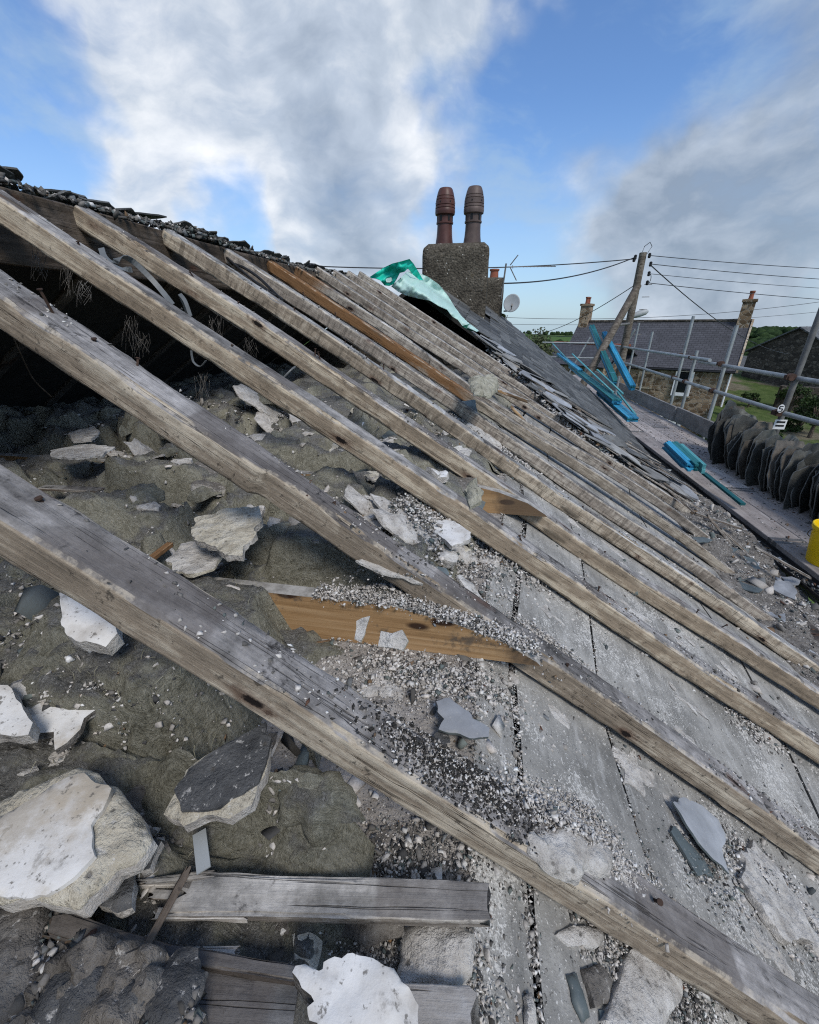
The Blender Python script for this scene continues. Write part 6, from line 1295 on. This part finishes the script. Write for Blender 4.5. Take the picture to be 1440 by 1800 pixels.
# ------------------------------------------------------------------ neighbouring stone house
def hframe(O, L): L = Vector((L[0], L[1], 0)).normalized(); B = Vector((-L.y, L.x, 0)); return Matrix(((L.x, B.x, 0, O[0]), (L.y, B.y, 0, O[1]), (0, 0, 1, O[2]), (0, 0, 0, 1)))
def roof_quad(name, a, b, c, d, mat, parent, th=.08):           # a,b eave, c,d ridge ; uv in metres along the slope
    a, b, c, d = map(Vector, (a, b, c, d)); n = (b - a).cross(d - a).normalized(); n = n if n.z > 0 else -n
    V = [a, b, c, d] + [p - n * th for p in (a, b, c, d)]; F = [(0, 1, 2, 3), (7, 6, 5, 4), (0, 4, 5, 1), (1, 5, 6, 2), (2, 6, 7, 3), (3, 7, 4, 0)]
    o = obj(name, V, F, mat, parent); uv = o.data.uv_layers.new(name='UVMap'); w = (b - a).length; h = (d - a).length
    co = {0: (0, 0), 1: (w, 0), 2: (w, h), 3: (0, h)}
    for p in o.data.polygons:
        for li in p.loop_indices: uv.data[li].uv = co[o.data.loops[li].vertex_index % 4]
    return o
def sash(parent, x, z, w, h, y, cols=2):
    fr = MB(); t = .19
    for a, b in (((x, z), (x + t, z + h)), ((x + w - t, z), (x + w, z + h)), ((x + t, z), (x + w - t, z + t)), ((x + t, z + h - t), (x + w - t, z + h))): fr.box((a[0], y - .05, a[1]), (b[0], y + .06, b[1]))
    f = fr.build('window', MAT['white'], parent)
    m = MB(); m.box((x + t, y + .02, z + t), (x + w - t, y + .035, z + h - t)); m.build('pane', MAT['glass'], f)
    m = MB()
    for k in range(1, cols): q = x + t + (w - 2 * t) * k / cols; m.box((q - .02, y - .02, z + t), (q + .02, y + .019, z + h - t))
    q = z + h * .52; m.box((x + t, y - .022, q - .025), (x + w - t, y + .018, q + .025)); m.build('glazing_bar', MAT['white'], f)
    m = MB(); m.box((x - .08, y - .12, z - .09), (x + w + .08, y - .0505, z)); m.build('sill', MAT['stone_light'], f)
    return f
def build_house():
    R0 = fw(1290, 650, 24.0); L0 = fw(1040, 637, 28.6); L = Vector((L0[0] - R0[0], L0[1] - R0[1], 0)); W_ = L.length + 1.9
    ze = float(R0[2]); zr = .22; D = 5.6; bz = -8.5
    # local x runs left along the front, local y toward the viewer is negative
    Mx = hframe((R0[0], R0[1], 0), L); H = empty('stone_house', M=Mx); tag(H, 'two storey rubble stone house with purple slate roof and a chimney at each gable', 'house')
    s = -1  # back of the house lies on local -y or +y
    bk = Mx.to_3x3() @ Vector((0, 1, 0)); s = 1 if bk.dot(Vector((R0[0], R0[1], 0))) > 0 else -1
    yb = s * D; ym = s * D / 2
    def pr(name, poly, a, b, ax, mt): m = MB(); m.prism(poly, a, b, ax); o = m.build(name, MAT[mt], H); bm = bmesh.new(); bm.from_mesh(o.data); bmesh.ops.recalc_face_normals(bm, faces=bm.faces[:]); bm.to_mesh(o.data); bm.free(); return o
    t = .45; y0, y1 = sorted((0, s * t)); m = MB(); m.box((0, y0, bz), (W_, y1, ze)); m.build('front_wall', MAT['stone'], H)
    y0, y1 = sorted((yb - s * t, yb)); m = MB(); m.box((0, y0, bz), (W_, y1, ze)); m.build('back_wall', MAT['stone'], H)
    gp = [(s * (t + .002), bz), (yb - s * (t + .002), bz), (yb - s * (t + .002), ze + .25), (ym, zr - .08), (s * (t + .002), ze + .25)]
    pr('gable_wall', gp, .0, .45, 0, 'stone_light'); pr('gable_wall', gp, W_ - .45, W_, 0, 'stone')
    m = MB(); m.box((-.012, min(0, s * .4) - .012, bz), (.22, max(0, s * .4), ze - .02)); m.build('quoin', MAT['stone_light'], H)
    ov = .12; ey = -s * .22; zeo = ze - .05
    roof_quad('roof', (-ov, ey, zeo), (W_ + ov, ey, zeo), (W_ + ov, ym, zr), (-ov, ym, zr), MAT['house_slate'], H); roof_quad('roof', (W_ + ov, yb - ey, zeo), (-ov, yb - ey, zeo), (-ov, ym, zr), (W_ + ov, ym, zr), MAT['house_slate'], H)
    m = MB(); m.tube([(-ov, ym, zr + .03), (W_ + ov, ym, zr + .03)], .09, 8); m.build('ridge_tiles', MAT['stone_dark'], H)
    m = MB(); m.prism([(ey, zeo - .09), (ey, zeo + .09), (ym, zr + .11), (ym, zr - .09)], -ov - .10, -ov - .002, 0); m.build('verge_coping', MAT['stone_light'], H)
    m = MB(); m.tube([(-ov, ey - s * .08, zeo - .08), (W_ + ov, ey - s * .08, zeo - .10)], .06, 8); m.build('gutter', MAT['gutter'], H)
    m = MB(); m.tube([(.05, -s * .10, ze - .1), (.05, -s * .10, bz)], .045, 8); m.build('downpipe', MAT['white'], H)
    for x in (-.05, W_ - .55):
        m = MB(); m.box((x, ym - .42, zr - .5), (x + .6, ym + .42, zr + 1.0)); c = m.build('chimney', MAT['stone'], H); m = MB(); m.box((x - .06, ym - .48, zr + 1.0), (x + .66, ym + .48, zr + 1.14)); m.build('chimney_cap', MAT['stone'], c)
        for dy in (-.2, .2): m = MB(); m.lathe([(.13, 0), (.11, .06), (.10, .32), (.13, .34), (.13, .42), (.10, .42)], (x + .3, ym + dy, zr + 1.14), 12); m.build('chimney_pot', MAT['terracotta'], c, True)
    # windows, set into the front
    inv = Mx.inverted()
    def lx(px, py):
        v = Vector(ray(px, py)); o = inv @ Vector((0, 0, 0)); d = inv.to_3x3() @ v; k = (-s * .0 - o.y) / d.y; return o + d * k
    a, b = lx(1224, 648), lx(1179, 694); x0 = min(a.x, b.x); sash(H, x0, b.z, abs(b.x - a.x), a.z - b.z, -s * .02 - (.07 if s > 0 else -.07), 2)
    sash(H, x0, b.z - 3.0, abs(b.x - a.x), 1.5, -s * .09, 2)
    sash(H, W_ * .80, b.z - 3.0, 1.0, 1.5, -s * .09, 2)
    c = lx(1135, 668); m = MB(); m.box((c.x - .45, -s * .03 - .03, c.z - .5), (c.x + .45, -s * .03 + .029, c.z + .5)); m.build('blocked_window', MAT['stone_light'], H); m = MB(); m.box((c.x - .33, -s * .05 - .03, c.z - .38), (c.x + .33, -s * .05 + .029, c.z + .38)); m.build('infill', MAT['stone'], H)
build_house()
def build_wing():
    R0 = fw(1062, 642, 26.0); L0 = fw(938, 628, 31.0); L = Vector((L0[0] - R0[0], L0[1] - R0[1], 0)); W_ = L.length; Mx = hframe((R0[0], R0[1], 0), L); H = empty('stone_outbuilding', M=Mx); tag(H, 'low purple roofed stone outbuilding left of the house', 'outbuilding')
    bk = Mx.to_3x3() @ Vector((0, 1, 0)); s = 1 if bk.dot(Vector((R0[0], R0[1], 0))) > 0 else -1; ze = -2.25; zr = -1.15; D = 4.
    y0, y1 = sorted((0, s * D)); m = MB(); m.box((0, y0, -8.5), (W_, y1, ze)); m.build('wall', MAT['stone'], H)
    roof_quad('roof', (-.1, -s * .2, ze - .05), (W_ + .1, -s * .2, ze - .05), (W_ + .1, s * D / 2, zr), (-.1, s * D / 2, zr), MAT['house_slate'], H); roof_quad('roof', (W_ + .1, s * (D + .2), ze - .05), (-.1, s * (D + .2), ze - .05), (-.1, s * D / 2, zr), (W_ + .1, s * D / 2, zr), MAT['house_slate'], H)
    m = MB(); m.tube([(-.1, s * D / 2, zr + .03), (W_ + .1, s * D / 2, zr + .03)], .08, 8); m.build('ridge_tiles', MAT['terracotta'], H)
build_wing()
def gabled(name, O, L, W_, D, ze, zr, wall, roof, label, cat, base=-9.):
    Mx = hframe((O[0], O[1], 0), L); H = empty(name, M=Mx); tag(H, label, cat); bk = Mx.to_3x3() @ Vector((0, 1, 0)); s = 1 if bk.dot(Vector((O[0], O[1], 0))) > 0 else -1
    m = MB(); P = [(0, base), (s * D, base), (s * D, ze), (s * D / 2, zr - .1), (0, ze)]; m.prism(P, 0, W_, 0); o = m.build('wall', MAT[wall], H); bm = bmesh.new(); bm.from_mesh(o.data); bmesh.ops.recalc_face_normals(bm, faces=bm.faces[:]); bm.to_mesh(o.data); bm.free()
    roof_quad('roof', (-.2, -s * .25, ze - .08), (W_ + .2, -s * .25, ze - .08), (W_ + .2, s * D / 2, zr), (-.2, s * D / 2, zr), MAT[roof], H); roof_quad('roof', (W_ + .2, s * (D + .25), ze - .08), (-.2, s * (D + .25), ze - .08), (-.2, s * D / 2, zr), (W_ + .2, s * D / 2, zr), MAT[roof], H)
    return H, s
def build_barns():
    A = fw(1372, 662, 33.); H, s = gabled('stone_barn', A, (-.80, .60), 11., 7., float(A[2]) - .1, float(A[2]) + 1.2, 'stone_dark', 'barn_slate', 'low dark stone barn with grey slate roof behind the house', 'barn')
    m = MB(); m.box((2.2, -s * .1 - .1, A[2] - 1.6), (3.6, -s * .02, A[2] - .5)); m.build('doorway', MAT['black'], H)
    for k in range(2): m = MB(); m.box((8.2 + .5 * k, -s * .35 - .05, A[2] + .1 + .35 * k), (9.8 + .5 * k, -s * .35 + .05, A[2] + .22 + .35 * k)); m.build('white_rail', MAT['white'], H)
    A = fw(1455, 700, 27.); H, s = gabled('ruined_barn', A, (.9, .42), 10., 6., float(A[2]) + 2.6, float(A[2]) + 4.2, 'stone_dark', 'barn_slate', 'tall ruined stone barn at the right edge', 'barn')
    for k, (x, z) in enumerate([(.9, 1.2), (3.2, .6)]): m = MB(); m.box((x, -s * .03 - .03, A[2] + z - .6), (x + .8, -s * .03 + .03, A[2] + z + .7)); m.build('opening', MAT['black'], H)
    A = fw(1372, 690, 24.); m = MB(); m.box((0, 0, -9), (4.5, .5, float(A[2]) + .35)); o = m.build('field_wall', MAT['stone_dark'], M=hframe((A[0], A[1], 0), (.95, -.3))); tag(o, 'broken dry stone wall in front of the ruined barn', 'wall')
build_barns()
# ------------------------------------------------------------------ leaves
def leaf_cloud(name, C, R, n, leaf, mat, parent=None, seed=0, flat_=1.):
    r = np.random.default_rng(seed); k = max(3, n // 260); cl = r.normal(size=(k, 3)); cl /= np.linalg.norm(cl, axis=1)[:, None]; cl *= (r.random((k, 1)) ** .4) * np.array(R) * .8
    idx = r.integers(0, k, n); d = r.normal(size=(n, 3)); d /= np.linalg.norm(d, axis=1)[:, None]; P = np.array(C) + cl[idx] + d * (r.random((n, 1)) ** .5) * np.array(R) * .42
    a = r.normal(size=(n, 3)); a /= np.linalg.norm(a, axis=1)[:, None]; b = np.cross(a, r.normal(size=(n, 3))); b /= np.linalg.norm(b, axis=1)[:, None]; s = leaf * r.uniform(.6, 1.3, (n, 1))
    V = np.stack([P - a * s, P + b * s * .5, P + a * s, P - b * s * .5], 1).reshape(-1, 3); F = np.arange(4 * n).reshape(n, 4)
    return obj(name, V, F, mat, parent)
def m_leaf(name, a, b):
    t = T(name, .7, .2); n = t.noise(t.vec(off=False), 1.2, 4, .6); t.col(t.mix(t.sst(n, .35, .65), a, b)); return t.m
MAT['leaf'] = m_leaf('dark foliage', (.018, .034, .010), (.05, .082, .022)); MAT['leaf_grass'] = m_leaf('rough bank foliage', (.030, .058, .014), (.08, .125, .03)); MAT['leaf_dull'] = m_leaf('dull grey green foliage', (.045, .055, .026), (.10, .115, .055))
def shrub(name, base, h, R, n, leaf, mat, label, cat='shrub', group=None, seed=0):
    e = empty(name, base, label, cat, group); m = MB(); r = random.Random(seed)
    m.tube([(0, 0, -.3), (0, 0, h * .4)], [h * .05, h * .03], 7)
    for k in range(6): a = r.uniform(0, 6.28); m.tube([(0, 0, h * .2), (R[0] * .35 * math.cos(a), R[1] * .35 * math.sin(a), h * .55), (R[0] * .7 * math.cos(a), R[1] * .7 * math.sin(a), h * .8)], [h * .025, h * .015, h * .006], 5)
    m.build('trunk', MAT['dark_timber'], e); leaf_cloud('crown', (0, 0, h * .62), R, n, leaf, mat, e, seed); return e
def build_green():
    p = fw(930, 605, 22.); shrub('bush', (p[0], p[1], -3.6), 3.4, (1.3, 1.3, 1.35), 5200, .075, MAT['leaf_dull'], 'sparse grey green tree top behind the end of the slate roof', 'tree', seed=1)
    p = atY(888, 556, 9.1); shrub('bush', (p[0] - .02, p[1], p[2] - .25), .34, (.11, .1, .16), 700, .022, MAT['leaf'], 'small weedy shrub growing at the foot of the small stack', 'shrub', seed=2)
    spots = [(1345, 765, 19, .8), (1385, 745, 20, .9), (1415, 725, 20, 1.1), (1445, 715, 19, 1.3), (1400, 690, 23, 1.2), (1320, 700, 24, .7), (1290, 715, 22, .7)]
    for k, (px, py, d, h) in enumerate(spots):
        p = fw(px, py, d); lab = ['low bramble nearest the near scaffold post', 'bramble bush right of the near scaffold post', 'tall bramble below the ruined barn', 'tall bramble cut by the right picture edge', 'ivy clump against the ruined barn', 'bush beside the gable end of the house', 'small bush at the foot of the house gable'][k]
        shrub('bramble', (p[0], p[1], p[2] - h), h * 1.5, (h * .75, h * .7, h * .5), 1800, .06, MAT['leaf'], lab, 'bush', 'brambles beside the barns', 10 + k)
    # rough grassy bank and track beside the barns
    def patch(name, px, zoff, mat, lab, kind):
        P = [fw(*q) for q in px]; m = MB(); n = len(P); V = [(p[0], p[1], p[2] + zoff) for p in P] + [(p[0], p[1], p[2] + zoff - .6) for p in P]
        m.add(V, [tuple(range(n)), tuple(range(n, 2 * n))[::-1]] + [(i, n + i, n + (i + 1) % n, (i + 1) % n) for i in range(n)]); o = m.build(name, mat); o['kind'] = kind; o['label'] = lab; return o
    g = T('rough pasture', .95, .1); v = g.vec(off=False); g.col(g.mix(g.sst(g.noise(v, .22, 4, .6), .52, .60), g.ramp(g.noise(v, 1.6, 8, .68), [(.3, (.03, .050, .014)), (.5, (.065, .095, .028)), (.7, (.105, .125, .048))]), g.ramp(g.noise(v, 3., 7, .65), [(.3, (.09, .08, .05)), (.6, (.17, .15, .105))]))); g.bump(g.noise(v, 9, 6, .7), .8, .08)
    patch('pasture', [(1240, 790, 17), (1700, 800, 17), (1700, 660, 36), (1270, 645, 36)], -.05, g.m, 'rough green pasture between the house and barns', 'structure')
    # hedges and woods far off : too many trees to count
    r = np.random.default_rng(4); V = []; F = []
    def blob(c, R):
        k = len(V); b, f = ICO8; q = b * R * (1 + r.uniform(-.25, .25, (len(b), 1))) + c; V.extend(map(tuple, q)); F.extend([tuple(int(i) + k for i in t_) for t_ in f])
    ICO8 = _ico(2)
    def put(az, d, hgt): x, y = d * math.sin(rad(az)), d * math.cos(rad(az)); z = float(terrain_z(np.array([x]), np.array([y]))[0]); blob(np.array([x, y, z + hgt * .4]), np.array([hgt * .7, hgt * .7, hgt * .6]))
    for k in range(900): put(r.uniform(26, 48), r.uniform(430, 740), r.uniform(5, 9))
    for k in range(260): put(r.uniform(-4, 24), r.choice([360, 470, 560, 700, 735]) + r.normal(0, 6), r.uniform(3, 6.))
    for k in range(200): put(r.uniform(28, 46), r.choice([300, 360]) + r.normal(0, 5), r.uniform(3, 6.))
    t = T('distant woodland', 1., .05); v = t.vec(off=False); t.col(t.ramp(t.noise(v, .12, 6, .7), [(.35, (.016, .032, .014)), (.55, (.035, .06, .024)), (.7, (.055, .082, .032))])); t.bump(t.noise(v, .9, 5, .7), 1., 1.2)
    o = obj('far_woodland', V, F, t.m, smooth=True); tag(o, 'far wooded hillside and hedgerows along the horizon', 'woodland', kind='stuff')
build_green()
# ------------------------------------------------------------------ pole and wires
def build_pole():
    Dp = 11.; top = Vector(fw(1131, 444, Dp)); px = top.x; py = top.y; e = empty('telegraph_pole', (px, py, -6.2), 'leaning pair of timber telegraph poles carrying wires in front of the house', 'telegraph pole')
    o0 = Vector(e.location)
    def pole(name, a, b, r0, r1, seed):
        m = MB(); a, b = Vector(a) - o0, Vector(b) - o0; n = 30; m.tube([a.lerp(b, k / n) for k in range(n + 1)], [r0 + (r1 - r0) * k / n for k in range(n + 1)], 14); o = m.build(name, MAT['pole'], e, True); return o
    pole('post', (px + .02, py, -6.2), top, .105, .078, 1)
    st = Vector(fw(1121, 503, Dp)); ft = Vector(fw(1066, 602, Dp - .6)); d = (ft - st).normalized(); pole('stay_post', st + d * 5.6, st - d * .02, .10, .08, 2)
    a, b = Vector(fw(1089, 571, Dp - .35)), Vector(fw(1106, 569, Dp - .15)); m = MB(); m.tube([a - o0, b - o0], .03, 8); m.build('spreader', MAT['steel_dark'], e)
    m = MB(); m.tube([top + Vector((.09, 0, -.02)) - o0, top + Vector((.16, 0, .12)) - o0, top + Vector((.10, 0, .20)) - o0, top + Vector((-.0, 0, .12)) - o0, top + Vector((-.02, 0, .02)) - o0], .008, 6); m.build('hoop', MAT['black'], e)
    for (x, y, dx) in [(1142, 449, .12), (1144, 464, .12), (1141, 481, .1), (1138, 497, .1), (1117, 452, -.1), (1115, 456, -.1)]:
        c = Vector(fw(x, y, Dp - .1)) - o0; m = MB(); m.lathe([(.02, -.05), (.035, -.03), (.03, 0), (.035, .03), (.015, .05)], tuple(c), 10); m.build('insulator', MAT['black'], e, True)
    c = Vector(fw(1138, 490, Dp)); m = MB(); m.tube([c + Vector((.16 * math.cos(a) * .5, 0, .12 * math.sin(a))) - o0 for a in np.linspace(-1.5, 1.7, 12)], .008, 5); m.build('jumper', MAT['black'], e)
    for k in range(5): c = Vector(fw(1133 - 4.5 * k, 500 + 22 * k, Dp)); m = MB(); m.tube([c - o0, c + Vector((.16, -.02, 0)) - o0], .008, 5); m.build('step', MAT['steel_dark'], e)
    a, b = Vector(fw(1112, 560, Dp)), Vector(fw(1122, 552, Dp)); m = MB(); m.tube([a - o0, b - o0], .014, 6); m.build('lamp_arm', MAT['steel_dark'], e)
    m = MB(); m.lathe([(.02, -.17), (.055, -.15), (.075, -.02), (.065, .12), (.03, .17)], (0, 0, 0), 12); o = m.build('lamp_head', MAT['grey_dish'], e, True); o.matrix_basis = Matrix.Translation(Vector(fw(1126, 551, Dp)) - o0) @ Matrix.Rotation(rad(72), 4, 'Y')
build_pole()
def wire(a, b, sag, r_, label):
    a, b = Vector(a), Vector(b); m = MB(); m.tube([a.lerp(b, k / 24) - Vector((0, 0, sag * 4 * (k / 24) * (1 - k / 24))) for k in range(25)], r_, 5); tag(m.build('overhead_wire', MAT['wire']), label, 'wire', 'overhead wires')
def build_wires():
    D = 11.
    wire(fw(1142, 449, D), fw(1700, 478, 16), .10, .008, 'topmost wire running right from the pole head'); wire(fw(1144, 464, D), fw(1700, 500, 16), .10, .008, 'second wire running right from the pole')
    wire(fw(1141, 481, D), fw(1700, 515, 16), .10, .006, 'third wire running right from the pole'); wire(fw(1138, 497, D), fw(1700, 538, 16), .10, .008, 'lowest wire running right from the pole')
    wire(fw(1144, 466, D), fw(1385, 622, 23), .35, .012, 'wire sloping down in front of the house roof to the barns'); wire(fw(1113, 503, D), fw(938, 588, 20), .2, .010, 'wire sloping left from the pole past the left house chimney')
    wire(fw(1117, 452, D), atY(886, 498, 8.42), .12, .012, 'thick wire dropping from the pole to the aerial mast'); wire(fw(1115, 455, D), fw(560, 468, 9.5), .10, .011, 'long wire passing behind the main chimney and the green sheet')
    wire(fw(890, 558, 60), fw(1460, 528, 60), .9, .028, 'faint far wire crossing above the house roof'); wire(fw(900, 570, 60), fw(1460, 546, 60), .6, .022, 'lower faint far wire above the hills')
build_wires()
